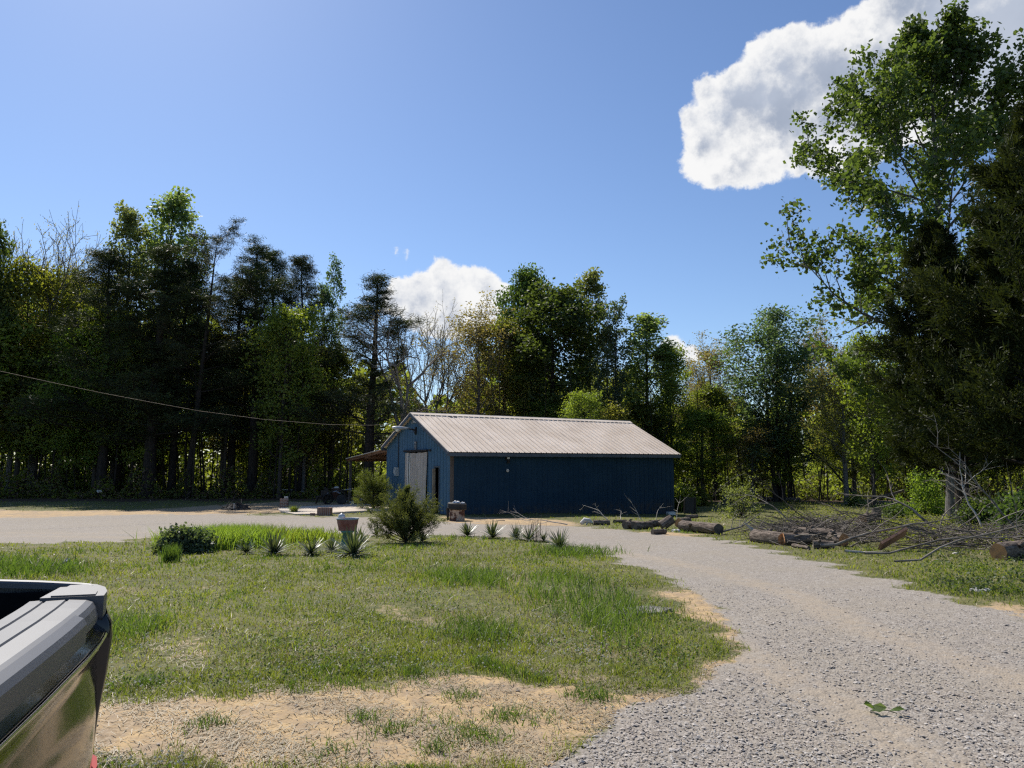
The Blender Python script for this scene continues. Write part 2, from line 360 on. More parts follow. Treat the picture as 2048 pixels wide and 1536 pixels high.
# ground: three weights stored on the mesh (gravel, dirt, woods floor / sawdust)
def _ground(t):
    pos = t.add('ShaderNodeNewGeometry').outputs['Position']
    z = t.add('ShaderNodeSeparateColor', i={0: t.add('ShaderNodeAttribute', attribute_name='zone').outputs['Color']}).outputs
    al = t.add('ShaderNodeAttribute', attribute_name='zone').outputs['Alpha']
    nb = t.noise(pos, 0.8, 6, 0.65); nf = t.noise(pos, 5.0, 6, 0.7); ng = t.noise(pos, 26.0, 5, 0.7); nh = t.noise(pos, 90.0, 3, 0.7)
    # grass soil
    grass = t.mix(t.step(nf, 0.35, 0.68), (0.080, 0.090, 0.026), (0.165, 0.160, 0.055))
    grass = t.mix(t.math('MULTIPLY', t.step(nh, 0.55, 0.68), 0.4), grass, (0.24, 0.19, 0.11))
    grass = t.mix(t.math('MULTIPLY', t.step(nb, 0.52, 0.66), 0.7), grass, (0.20, 0.165, 0.085))
    grass = t.mix(t.math('MULTIPLY', t.step(ng, 0.45, 0.7), 0.55), grass, (0.045, 0.048, 0.02))
    # sandy dirt with chaff and small stones
    dirt = t.mix(t.step(nf, 0.38, 0.62), (0.50, 0.355, 0.185), (0.37, 0.265, 0.155))
    dirt = t.mix(t.math('MULTIPLY', t.step(nb, 0.5, 0.62), 0.6), dirt, (0.30, 0.235, 0.175))
    dirt = t.mix(t.math('MULTIPLY', t.step(nh, 0.55, 0.68), 0.65), dirt, (0.16, 0.12, 0.085))
    dirt = t.mix(t.math('MULTIPLY', t.step(t.noise(pos, 2.1, 7, 0.75), 0.48, 0.60), 0.6), dirt, t.mix(t.step(ng, .4, .6), (0.20, 0.15, 0.10), (0.34, 0.27, 0.20)))
    # gravel
    vo = t.add('ShaderNodeTexVoronoi', feature='F1', i={'Vector': pos, 'Scale': 52.0, 'Randomness': 1.0})
    vc = t.add('ShaderNodeSeparateColor', i={0: vo.outputs['Color']}).outputs[0]
    vo2 = t.add('ShaderNodeTexVoronoi', feature='F1', i={'Vector': pos, 'Scale': 24.0})
    vc2 = t.add('ShaderNodeSeparateColor', i={0: vo2.outputs['Color']}).outputs[1]
    grav = t.mix(vc, (0.22, 0.192, 0.162), (0.345, 0.31, 0.27))
    grav = t.mix(t.math('MULTIPLY', t.step(vc2, 0.7, 1.0), 0.5), grav, (0.42, 0.39, 0.35))
    grav = t.mix(t.math('MULTIPLY', t.step(nb, 0.42, 0.62), 0.5), grav, (0.30, 0.26, 0.205))
    grav = t.mix(t.math('MULTIPLY', t.step(vo.outputs['Distance'], 0.5, 0.8), 0.28), grav, (0.14, 0.12, 0.10))
    trk = t.math('MULTIPLY', al, t.step(nf, 0.3, 0.62))
    grav = t.mix(t.math('MULTIPLY', trk, 0.7), grav, t.mix(nh, (0.29, 0.235, 0.17), (0.40, 0.33, 0.25)))
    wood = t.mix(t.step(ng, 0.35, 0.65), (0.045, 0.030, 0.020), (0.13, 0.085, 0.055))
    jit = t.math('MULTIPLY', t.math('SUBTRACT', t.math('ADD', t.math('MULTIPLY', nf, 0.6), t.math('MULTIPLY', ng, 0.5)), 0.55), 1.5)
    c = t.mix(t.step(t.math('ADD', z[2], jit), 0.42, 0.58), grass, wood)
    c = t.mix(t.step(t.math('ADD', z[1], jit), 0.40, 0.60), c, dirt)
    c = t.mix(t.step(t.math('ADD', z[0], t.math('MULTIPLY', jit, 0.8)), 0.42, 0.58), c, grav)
    h = t.math('ADD', t.math('MULTIPLY', vo.outputs['Distance'], t.math('MULTIPLY', z[0], -1.2)), t.math('MULTIPLY', nh, 0.5))
    h = t.math('ADD', h, t.math('MULTIPLY', ng, 0.8))
    return pbsdf(t, c, 0.92, 0, 0.2, bump(t, h, 0.4, 0.012))
M['ground'] = mat('ground_mix', _ground)
# ------------------------------------------------------------------ ground, drive
def wpoly(px): return np.array([at(x, y)[:2] for x, y in px])
def sdist(P, poly):
    """signed distance, positive inside"""
    P = np.asarray(P, float); x, y = P[:, 0], P[:, 1]; d = np.full(len(P), 1e9); ins = np.zeros(len(P), bool)
    n = len(poly)
    for i in range(n):
        a, b = poly[i], poly[(i+1) % n]; e = b-a; w = P-a
        t = np.clip((w@e)/(e@e+1e-12), 0, 1); q = w-t[:, None]*e
        d = np.minimum(d, np.hypot(q[:, 0], q[:, 1]))
        c = (a[1] > y) != (b[1] > y)
        ins ^= c & (x < (b[0]-a[0])*(y-a[1])/(b[1]-a[1]+1e-12)+a[0])
    return np.where(ins, d, -d)
far_edge = [(0,1036),(200,1031),(420,1028),(560,1031),(650,1034),(770,1034),(880,1044),(1000,1049),(1150,1052),(1300,1066),(1440,1078),(1500,1090),(1640,1124),(1800,1168),(2047,1238)]
near_edge = [(1100,1535),(1180,1470),(1250,1430),(1310,1396),(1400,1368),(1462,1335),(1474,1290),(1455,1232),(1400,1190),(1330,1152),(1230,1116),(1130,1090),(1050,1078),(900,1069),(750,1070),(640,1068),(500,1062),(350,1068),(240,1083),(0,1088)]
fe = wpoly(far_edge); ne = wpoly(near_edge)
DRIVE = np.concatenate([[[-60.0, fe[0][1]+1.5]], fe, [[fe[-1][0]+3.5, 6.5], [12, 2], [12, -14], [-0.6, -14], [-0.45, 2.5], [-0.1, 3.6]], ne, [[-60.0, ne[-1][1]-0.6]]])
DIRT = wpoly([(-200,1535),(-200,1430),(190,1420),(330,1392),(520,1392),(660,1372),(800,1368),(880,1350),(1010,1358),(1060,1385),(1150,1372),(1250,1382),(1330,1380),(1420,1352),(1455,1310),(1430,1250),(1390,1215),(1330,1200),(1300,1180),(1400,1180),(1500,1260),(1510,1330),(1400,1400),(1280,1440),(1180,1500),(1100,1535)])
DIRT2 = wpoly([(-300,1010),(100,1022),(250,1021),(440,1010),(560,1003),(700,1006),(700,1020),(420,1032),(0,1045),(-300,1050)])
DIRT3 = wpoly([(890,1034),(1060,1036),(1150,1044),(1160,1055),(1000,1053),(880,1048)])
DIRT4 = wpoly([(1255,1062),(1330,1064),(1400,1068),(1380,1076),(1300,1072)])
DIRT5 = wpoly([(1940,1200),(2010,1206),(2047,1215),(2047,1240),(1960,1222)])
def zones(P):
    """per-point weights: R gravel, G bare dirt, B woods floor, A wheel track"""
    x, y = P[:, 0], P[:, 1]; r = np.hypot(x, y)
    wob = 0.12*np.sin(x*3.1+np.sin(y*2.3)*2)+0.10*np.sin(y*4.7+x*1.7)+0.05*np.sin(x*11+y*7)
    gr = np.clip(0.5+(sdist(P, DRIVE)+wob*np.clip(r/14, .3, 2.0))/np.clip(0.07*r, .5, 2.0), 0, 1)
    dw = np.clip(0.10*r, .55, 2.0)
    di = np.zeros(len(P))
    for k, q in enumerate((DIRT, DIRT2, DIRT3, DIRT4, DIRT5)):
        di = np.maximum(di, np.clip(0.5+(sdist(P, q)+wob)/(dw*(1.0, 1.3, .8, .6, 1)[k]), 0, (1, .95, .75, .8, .8)[k]))
    # scuffed patches in the lawn
    pt = np.sin(x*1.9+0.7)*np.sin(y*1.3+x*0.6)+0.5*np.sin(x*4.1+y*2.9)
    di = np.maximum(di, 0.42*sstep(pt, 0.5, 1.2)*sstep(y, 22, 8))
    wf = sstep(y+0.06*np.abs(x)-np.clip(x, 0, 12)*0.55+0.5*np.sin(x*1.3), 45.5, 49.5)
    # wheel tracks: run parallel to the far edge of the drive
    s = sdist(P, DRIVE); ctr = np.array([[3.2,-3],[3.25,2],[3.2,5],[2.75,8],[3.0,10.5],[2.6,13],[1.2,17],[-1.5,20.5],[-6,22],[-14,22.5],[-40,23]])
    d = np.full(len(P), 1e9)
    for a, b in zip(ctr[:-1], ctr[1:]):
        e = b-a; w = P-a; t = np.clip((w@e)/(e@e), 0, 1); q = w-t[:, None]*e; d = np.minimum(d, np.hypot(q[:, 0], q[:, 1]))
    tr = np.maximum(sstep(np.abs(d-0.85), 0.42, 0.08), 0.0)*0.9
    return np.stack([gr, di, wf, tr], 1)
def build_ground():
    fine = np.radians(np.linspace(-52, 52, 521)); rest = np.radians(np.linspace(52, 308, 66))[1:-1]
    an = np.concatenate([fine, rest]); na = len(an)
    rr = np.concatenate([[0.4, 1.0, 2.0], np.geomspace(3.0, 75, 640), np.geomspace(78, 6000, 26)]); nr = len(rr)
    X = rr[:, None]*np.sin(an); Y = rr[:, None]*np.cos(an)
    rng = np.random.default_rng(3)
    Z = gz(X, Y)+rng.normal(0, 0.0035, X.shape)*sstep(rr, 80, 60)[:, None]
    V = np.stack([X, Y, Z], -1).reshape(-1, 3)
    V = np.concatenate([V, [[0, 0, 0.0]]])
    i = np.arange(nr-1)[:, None]*na; j = np.arange(na)[None]; j2 = (j+1) % na
    Q = np.stack([i+j, i+na+j, i+na+j2, i+j2], -1).reshape(-1, 4)
    T = np.stack([np.full(na, nr*na), np.arange(na), (np.arange(na)+1) % na], 1)
    Zn = zones(V[:, :2])
    cen = V[Q].mean(1); gd = sdist(cen[:, :2], DRIVE) > 0
    def sub(F_):
        u, inv = np.unique(F_, return_inverse=True); return V[u], inv.reshape(F_.shape), Zn[u]
    V1, F1, Z1 = sub(Q[~gd]); V2, F2, Z2 = sub(Q[gd])
    n1 = len(V1)
    V1 = np.concatenate([V1, V[T].reshape(-1, 3)]); Z1 = np.concatenate([Z1, Zn[T].reshape(-1, 4)])
    T1 = n1+np.arange(na*3).reshape(na, 3)
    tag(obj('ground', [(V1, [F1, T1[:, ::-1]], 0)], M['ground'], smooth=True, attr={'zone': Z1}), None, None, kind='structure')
    tag(obj('gravel_drive', [(V2, [F2], 0)], M['ground'], smooth=True, attr={'zone': Z2}), None, None, kind='structure')
build_ground()
SLAB = wpoly([(555,1019),(600,1016),(700,1011),(803,1010),(815,1015),(770,1022),(690,1027),(640,1030),(590,1030),(562,1025)])
_z = max(g(x, y) for x, y in SLAB)+0.05
tag(obj('concrete_slab', [prism(SLAB, _z-0.3, _z)], M['concrete']), None, None, kind='structure')
SLABZ = _z
# pebbles lying loose on the near gravel
def polar_samples(rng, n, r0, r1, a0=-44, a1=44):
    u = rng.uniform(1/r1, 1/r0, n); r = 1/u; a = np.radians(rng.uniform(a0, a1, n))
    return np.stack([r*np.sin(a), r*np.cos(a)], 1)
def pebbles():
    rng = np.random.default_rng(11)
    P = polar_samples(rng, 90000, 3.3, 12, -30, 46)
    w = zones(P); k = (w[:, 0]*(1-0.7*w[:, 3]) > rng.uniform(0.25, 0.95, len(P))) | ((w[:, 1] > 0.4) & (rng.uniform(0, 1, len(P)) < 0.02))
    P = P[k]; n = len(P)
    base = np.array([[1,0,0],[-1,0,0],[0,1,0],[0,-1,0],[0,0,1],[0,0,-1],[.62,.62,.5],[-.62,.62,.5],[-.62,-.62,.5],[.62,-.62,.5]])
    F_ = np.array([[4,6,7],[4,7,8],[4,8,9],[4,9,6],[0,6,9],[2,7,6],[1,8,7],[3,9,8],[0,2,6],[2,1,7],[1,3,8],[3,0,9]])
    s = rng.lognormal(math.log(0.0062), 0.42, n)[:, None, None]
    V = base[None]*(1+rng.uniform(-.28, .28, (n, 10, 3)))*s*np.stack([rng.uniform(.8, 1.5, n), rng.uniform(.7, 1.1, n), rng.uniform(.35, .65, n)], 1)[:, None]
    a = rng.uniform(0, 2*pi, n); c_, s_ = np.cos(a)[:, None], np.sin(a)[:, None]
    x = V[..., 0]*c_-V[..., 1]*s_; y = V[..., 0]*s_+V[..., 1]*c_
    V = np.stack([x+P[:, 0, None], y+P[:, 1, None], V[..., 2]+gz(P[:, 0], P[:, 1])[:, None]+0.004], -1)
    F2 = (F_[None]+np.arange(n)[:, None, None]*10).reshape(-1, 3)
    def pm(t):
        a = t.add('ShaderNodeAttribute', attribute_name='rnd').outputs['Fac']
        v = ocoord(t)
        c = t.mix(a, (0.24, 0.215, 0.19), (0.50, 0.46, 0.415)); c = t.mix(t.math('MULTIPLY', t.step(t.noise(v, 3), .45, .6), .35), c, (0.42, 0.34, 0.27))
        return pbsdf(t, c, 0.85, 0, 0.25)
    o = obj('loose_gravel', [(V.reshape(-1, 3), [F2], 0)], mat('pebble', pm), attr={'rnd': np.repeat(rng.uniform(0, 1, n), 10)})
    tag(o, 'pale grey crushed stones lying loose over the near drive', 'gravel', kind='stuff')
pebbles()
LUSH = [wpoly(p) for p in ([(1040,1160),(1120,1150),(1230,1180),(1300,1225),(1260,1290),(1180,1260),(1080,1210)],
        [(-100,1118),(60,1122),(160,1128),(160,1150),(0,1158),(-100,1158)], [(215,1245),(300,1240),(330,1270),(230,1285)],
        [(860,1140),(1000,1150),(1010,1180),(880,1170)], [(930,1250),(1010,1265),(1000,1290),(920,1280)])]
def blades(P, h, w, rng, lean=0.45):
    n = len(P); a = rng.uniform(0, 2*pi, n); z = gz(P[:, 0], P[:, 1])
    B = np.c_[P, z-0.004]; sx = np.stack([np.cos(a), np.sin(a), np.zeros(n)], 1)*w[:, None]/2
    l = rng.normal(0, lean, (n, 2)); top = B+np.c_[l*h[:, None], h]
    mid = B+np.c_[l*h[:, None]*0.3, h*0.55]
    V = np.stack([B-sx, B+sx, mid+sx*.8, mid-sx*.8, top], 1).reshape(-1, 3)
    o = np.arange(n)[:, None]*5
    return (V, [o+np.array([0, 1, 2, 3]), o+np.array([3, 2, 4])], 0), np.repeat(rng.uniform(0, 1, n), 5)
def lawn():
    rng = np.random.default_rng(5)
    P = np.concatenate([polar_samples(rng, 110000, 3.3, 9, -45, 30), polar_samples(rng, 330000, 3.3, 26, -45, 36), polar_samples(rng, 110000, 11, 62, -44, 44)])
    r = np.hypot(P[:, 0], P[:, 1]); w = zones(P)
    patch = 0.5+0.5*np.sin(P[:, 0]*1.1+2*np.sin(P[:, 1]*0.6))*np.sin(P[:, 1]*0.9+1.5*np.sin(P[:, 0]*.7))
    fine = 0.5+0.5*np.sin(P[:, 0]*7+3*np.sin(P[:, 1]*3.1))*np.sin(P[:, 1]*6.3+2.5*np.sin(P[:, 0]*4))
    keep = rng.uniform(0, 1, len(P)) < (0.35+0.65*patch)*(0.45+0.55*fine)
    keep &= (w[:, 0] < rng.uniform(0.12, 0.62, len(P))) & (w[:, 1] < rng.uniform(0.02, 0.75, len(P))) & (w[:, 2] < rng.uniform(0.4, 1, len(P)))
    keep &= sdist(P, SLAB) < -0.05
    P, r, patch, fine = P[keep], r[keep], patch[keep], fine[keep]
    lush = np.full(len(P), -9.0)
    for q in LUSH: lush = np.maximum(lush, sdist(P, q))
    L = sstep(lush+rng.normal(0, .18, len(P)), -0.35, 0.25)
    tuft = (patch*fine > 0.62) & (rng.uniform(0, 1, len(P)) < 0.7)
    h = rng.uniform(0.02, 0.055, len(P))*(0.7+0.8*fine)+L*rng.uniform(0.05, 0.17, len(P))+tuft*rng.uniform(0.0, 0.05, len(P))
    h *= 1+0.012*r
    wd = np.maximum(0.005, 0.0010*r)*rng.uniform(.7, 1.3, len(P))
    isl = (L > 0.5) | tuft
    st = (~isl) & (rng.uniform(0, 1, len(P)) < 0.07+0.22*(patch < .38))
    for nm, k, mm, lb in (('lawn_grass', ~isl & ~st, 'grass', 'short yellow green lawn grass'), ('lush_grass', isl, 'grass_lush', 'darker taller green grass tufts in the lawn'),
                          ('dry_grass', st, 'straw', 'straw coloured dry blades among the lawn')):
        part, a = blades(P[k], h[k], wd[k], rng, 0.5 if nm != 'dry_grass' else 1.2)
        tag(obj(nm, [part], M[mm], attr={'rnd': a}), lb, 'grass', kind='stuff')
    # chaff and dry stems over the sand
    P = polar_samples(rng, 170000, 3.3, 12, -45, 24); w = zones(P)
    k = (w[:, 0] < .5) & (rng.uniform(0, 1, len(P)) < (0.15+0.85*np.sin(P[:, 0]*2.3+P[:, 1]*3.1)**2)*np.where(w[:, 1] > 0.2, .5, .10)); P = P[k]
    C = np.c_[P, gz(P[:, 0], P[:, 1])+rng.uniform(0.003, 0.015, len(P))]
    n = len(C); a = rng.uniform(0, 2*pi, n); d = np.stack([np.cos(a), np.sin(a), rng.normal(0, .12, n)], 1)*rng.uniform(.012, .05, n)[:, None]
    e = np.stack([-np.sin(a), np.cos(a), np.zeros(n)], 1)*0.0022
    V = np.stack([C-d-e, C-d+e, C+d+e, C+d-e], 1).reshape(-1, 3)
    tag(obj('dry_stems', [(V, [np.arange(n*4).reshape(n, 4)], 0)], M['straw'], attr={'rnd': np.repeat(rng.uniform(0, 1, n), 4)}), 'dry clippings and stems scattered over bare sand', 'dead grass', kind='stuff')
    # sparse tufts on the sand
    cs = [at(*p) for p in ((670,1510),(725,1437),(920,1395),(845,1360),(1085,1360),(1200,1395),(1190,1395),(1160,1390),(980,1480),(1060,1440),(880,1500),(1010,1435),(900,1448),(940,1470),(640,1340),(560,1290),(270,1370),(310,1365),(250,1300),(420,1450),(780,1462))]
    Q = np.concatenate([np.array(c[:2])+rng.normal(0, .07 if i % 3 else .13, (130, 2)) for i, c in enumerate(cs)]); n = len(Q)
    part, a = blades(Q, rng.uniform(.02, .085, n), np.full(n, .006), rng, 0.9)
    tag(obj('grass_tufts', [part], M['grass_lush'], attr={'rnd': a}), 'scattered green grass tufts on the bare sand', 'grass', kind='stuff')
    P = polar_samples(rng, 120000, 3.4, 20, -45, 34); w = zones(P); f = np.sin(P[:, 0]*2.1+np.sin(P[:, 1]*1.7)*2)*np.sin(P[:, 1]*1.9+1)
    k = (w[:, 0] < .15) & (w[:, 1] < .22) & (rng.uniform(-.2, 1, len(P)) < f+.35) & (sdist(P, SLAB) < -.05); P = P[k]
    part, a = leaves(rng, np.c_[P, gz(P[:, 0], P[:, 1])+rng.uniform(.012, .04, len(P))], .024, .017, 2.5)
    tag(obj('clover_leaves', [part], M['grass_lush'], attr={'rnd': a}), 'low clover and weed leaves through the lawn', 'weeds', kind='stuff')
    # white clover heads
    P = polar_samples(rng, 5200, 4.5, 24, -42, 8); w = zones(P)
    f = 0.5+0.5*np.sin(P[:, 0]*1.3+1.2)*np.sin(P[:, 1]*1.0+.5)
    k = (w[:, 0] < .2) & (w[:, 1] < .3) & (rng.uniform(0, 1, len(P)) < f**1.5); P = P[k]; n = len(P)
    base = np.array([[1,0,0],[-1,0,0],[0,1,0],[0,-1,0],[0,0,1],[0,0,-1.]]); F_ = np.array([[0,2,4],[2,1,4],[1,3,4],[3,0,4],[2,0,5],[1,2,5],[3,1,5],[0,3,5]])
    r = np.hypot(P[:, 0], P[:, 1]); V = base[None]*(rng.uniform(.006, .010, n)*(1+r*.02))[:, None, None]+np.c_[P, gz(P[:, 0], P[:, 1])+rng.uniform(.03, .08, n)][:, None]
    tag(obj('clover_flowers', [(V.reshape(-1, 3), [(F_[None]+np.arange(n)[:, None, None]*6).reshape(-1, 3)], 0)], M['petal']), 'small white clover heads dotted through the lawn', 'flowers', kind='stuff')
lawn()
# ------------------------------------------------------------------ trees
def nrm(v): return v/(np.linalg.norm(v)+1e-9)
def grow(rng, p, d, L, r0, r1, n=6, up=0.0, wig=0.1):
    P = [np.array(p, float)]; d = nrm(np.array(d, float)); st = L/(n-1)
    for i in range(n-1):
        d = nrm(d+np.array([0, 0, up/(n-1)])+rng.normal(0, wig, 3)); P.append(P[-1]+d*st)
    return np.array(P), np.linspace(r0, r1, n)
def pt(P, t):
    x = t*(len(P)-1); i = min(int(x), len(P)-2); f = x-i
    return P[i]*(1-f)+P[i+1]*f, nrm(P[i+1]-P[i])
def side(rng, d, ang, az=None):
    u, v = frame_of(d); a = rng.uniform(0, 2*pi) if az is None else az
    return nrm(d*cos(ang)+(u*cos(a)+v*sin(a))*sin(ang))
RT = {}
def make_tree(name, seed, H, r0, hb, nl, crown, incl, up=0.5, sub=5, subl=0.42, lean=(0, 0), wob=0.05, twig=3, leafn=12000, L=0.2, W=0.15,
              spread=0.28, leafmat_='leaf_mid', bark='bark', needles=False, flat=1.0, lup=0.3, inner=0.25, tw_keep=0.35, az=None, clump=1.0, stems=1, k0=8):
    """one trunk with limbs, branchlets and twigs; leaves sit in clumps on the twigs. Returns (wood mesh, crown mesh, H)."""
    rng = np.random.default_rng(seed); wood = []; C = []
    trunks = []
    for s_ in range(stems):
        n = 14; tt = np.linspace(0, 1, n); w = np.cumsum(rng.normal(0, wob, (n, 2)), 0)*np.c_[tt, tt]
        off = np.array([cos(s_*2.4), sin(s_*2.4)])*(0.25 if stems > 1 else 0); Hs = H*(1-0.12*s_)
        P = np.c_[lean[0]*tt**1.3+w[:, 0]+off[0]*(1+4*tt), lean[1]*tt**1.3+w[:, 1]+off[1]*(1+4*tt), Hs*tt-0.15*(1-tt)]
        r = r0*(1-tt)**0.85*(1 if stems == 1 else .7)+0.012; r[0] *= 1.35
        wood.append(tube(P, r, k0)); trunks.append(P)
    for i in range(nl):
        t = hb+(1-hb)*((i+rng.uniform(0, .9))/nl)**0.92*0.985; T = trunks[i % stems]
        p, dt = pt(T, t); a = i*2.39996+rng.normal(0, .35) if az is None else az(i, rng)
        tc = (t-hb)/(1-hb); R_ = crown(tc)*rng.uniform(.72, 1.12); el = incl(tc)+rng.normal(0, .08)
        d = np.array([cos(a)*cos(el), sin(a)*cos(el), sin(el)])
        Lb = max(R_/max(cos(el), .35)*0.95, 0.5); rb = max(r0*(1-t)**.8*0.42, .018)
        B, rB = grow(rng, p, d, Lb, rb, .008, 7, up, 0.09); wood.append(tube(B, rB, 5)); C.append((B[-1], 1.0))
        ns = max(2, int(sub*(0.6+0.6*Lb/crown(.4))))
        for j in range(ns):
            ts = inner+(1-inner)*(j+rng.uniform(0, 1))/ns; q, dq = pt(B, min(ts, .99))
            ds = side(rng, dq, rng.uniform(.5, 1.0)); ds[2] = ds[2]*flat+0.12*up; Ls = Lb*subl*(1.15-0.6*ts)*rng.uniform(.6, 1.2)
            S, rS = grow(rng, q, ds, Ls, rb*.35, .005, 5, up*.6, .12); wood.append(tube(S, rS, 4)); C.append((S[-1], 1.0)); C.append((pt(S, .6)[0], .7))
            for k in range(twig):
                tq = rng.uniform(.25, 1); q2, d2 = pt(S, min(tq, .99)); d3 = side(rng, d2, rng.uniform(.4, 1.1)); d3[2] *= flat
                Tl = Ls*.42*rng.uniform(.5, 1.1); e = q2+d3*Tl; C.append((e, 1.0))
                if rng.uniform() < tw_keep: wood.append(tube([q2, (q2+e)/2+rng.normal(0, .03, 3), e], [.009, .006, .003], 3))
    C_ = np.array([c for c, w in C]); W_ = np.array([w for c, w in C])*rng.uniform(1-clump*.8, 1, len(C))**1.5
    me_w = mesh_data(name+'_trunk', wood, M[bark], smooth=True)
    if leafn <= 0: return me_w, None, H
    idx = rng.choice(len(C_), leafn, p=W_/W_.sum()); pos = C_[idx]+rng.normal(0, 1, (leafn, 3))*spread*np.array([1, 1, .75*(flat if needles else 1)])
    pos[:, 2] = np.maximum(pos[:, 2], 0.15)
    part, a = leaves(rng, pos, L, W, lup, .4, tri=needles)
    cl = np.repeat(rng.uniform(0, 1, len(C_))[idx], 3 if needles else 4)
    RT[name] = float(np.percentile(np.hypot(pos[:, 0], pos[:, 1]), 96)); H = float(np.percentile(pos[:, 2], 99.7))
    return me_w, mesh_data(name+'_crown', [part], M[leafmat_], attr={'rnd': 0.5*a+0.5*cl}), H
oval = lambda R_, lo=.35, pk=.4: (lambda t: R_*max(.18, (lo+(1-lo)*math.sin(min(t/pk, 1)*pi/2)) if t < pk else math.cos((t-pk)/(1-pk)*pi/2*.96)**.75))
cone = lambda R_, p=.8: (lambda t: R_*max(.08, (1-t)**p))
irr = lambda R_: (lambda t: R_*max(.12, (0.62+0.38*math.sin(t*11+1))*(1-t)**.6))
T = {}
T['round'] = make_tree('round', 1, 20, .30, .22, 46, oval(4.6), lambda t: .35+.6*t, .6, 7, .45, leafn=20000, L=.27, W=.21, spread=.42, leafmat_='leaf_dark', bark='bark_dark')
T['round2'] = make_tree('round2', 2, 20, .28, .20, 40, oval(4.4, .4, .35), lambda t: .4+.55*t, .6, 7, .45, leafn=15000, L=.26, W=.19, spread=.42, leafmat_='leaf_mid', bark='bark')
T['poplar'] = make_tree('poplar', 3, 22, .24, .30, 44, oval(2.9, .5, .3), lambda t: .75+.35*t, .8, 6, .4, leafn=7000, L=.25, W=.19, spread=.26, leafmat_='leaf_pale', bark='bark', twig=3)
T['poplar2'] = make_tree('poplar2', 4, 22, .22, .35, 36, oval(2.6, .5, .35), lambda t: .8+.3*t, .8, 6, .4, leafn=7500, L=.23, W=.18, spread=.24, leafmat_='leaf_cool', bark='bark', stems=2)
T['bronze'] = make_tree('bronze', 5, 18, .24, .25, 44, oval(4.2, .5, .55), lambda t: .65+.35*t, .7, 7, .42, leafn=11000, L=.19, W=.13, spread=.32, leafmat_='leaf_bronze', bark='bark_grey', tw_keep=.8)
T['lime'] = make_tree('lime', 6, 15, .18, .15, 40, oval(3.6, .5, .45), lambda t: .5+.4*t, .6, 6, .45, leafn=10000, L=.22, W=.17, spread=.36, leafmat_='leaf_lime', bark='bark')
T['cool'] = make_tree('cool', 7, 19, .26, .16, 52, oval(4.0, .55, .35), lambda t: .7+.35*t, .7, 7, .42, leafn=21000, L=.23, W=.15, spread=.38, leafmat_='leaf_cool', bark='bark_dark', stems=3)
T['pine'] = make_tree('pine', 8, 21, .27, .24, 60, irr(4.6), lambda t: .22+.5*t, .45, 8, .42, leafn=30000, L=.27, W=.05, spread=.20, clump=.7, leafmat_='needle', bark='bark_dark', needles=True, flat=.75, inner=.3, lean=(.5, 0), tw_keep=.6)
T['pine2'] = make_tree('pine2', 9, 21, .25, .20, 66, cone(4.6, .7), lambda t: .12+.75*t, .5, 7, .44, leafn=36000, L=.27, W=.05, spread=.20, clump=.7, leafmat_='needle', bark='bark_dark', needles=True, flat=.75, inner=.3, tw_keep=.6)
T['pine3'] = make_tree('pine3', 10, 21, .24, .40, 30, lambda t: 4.6*(.4+.6*(1-t)**.8), lambda t: .25+.45*t, .4, 7, .40, leafn=19000, L=.27, W=.045, spread=.16, leafmat_='needle', bark='bark_dark', needles=True, flat=.6, inner=.3, lean=(1.6, 0), tw_keep=.8)
T['sap'] = make_tree('sap', 12, 10, .07, .30, 20, oval(1.9, .6, .4), lambda t: .5+.3*t, .4, 5, .45, leafn=5200, L=.19, W=.14, spread=.34, leafmat_='leaf_spring', bark='bark_dark', twig=2)
T['sap2'] = make_tree('sap2', 13, 11, .08, .22, 22, oval(2.2, .7, .3), lambda t: .35+.4*t, .3, 5, .45, leafn=6000, L=.20, W=.15, spread=.38, leafmat_='leaf_spring', bark='bark_dark', twig=2)
T['sap3'] = make_tree('sap3', 14, 10, .06, .25, 18, oval(1.8, .6, .4), lambda t: .5+.3*t, .4, 5, .45, leafn=3600, L=.18, W=.13, spread=.36, leafmat_='leaf_lime', bark='bark_dark', twig=2)
T['bush'] = make_tree('bush', 15, 2.6, .04, .05, 20, oval(1.3, .8, .3), lambda t: .5+.5*t, .4, 5, .5, leafn=4200, L=.14, W=.10, spread=.22, leafmat_='leaf_mid', bark='bark_dark', twig=2, k0=4)
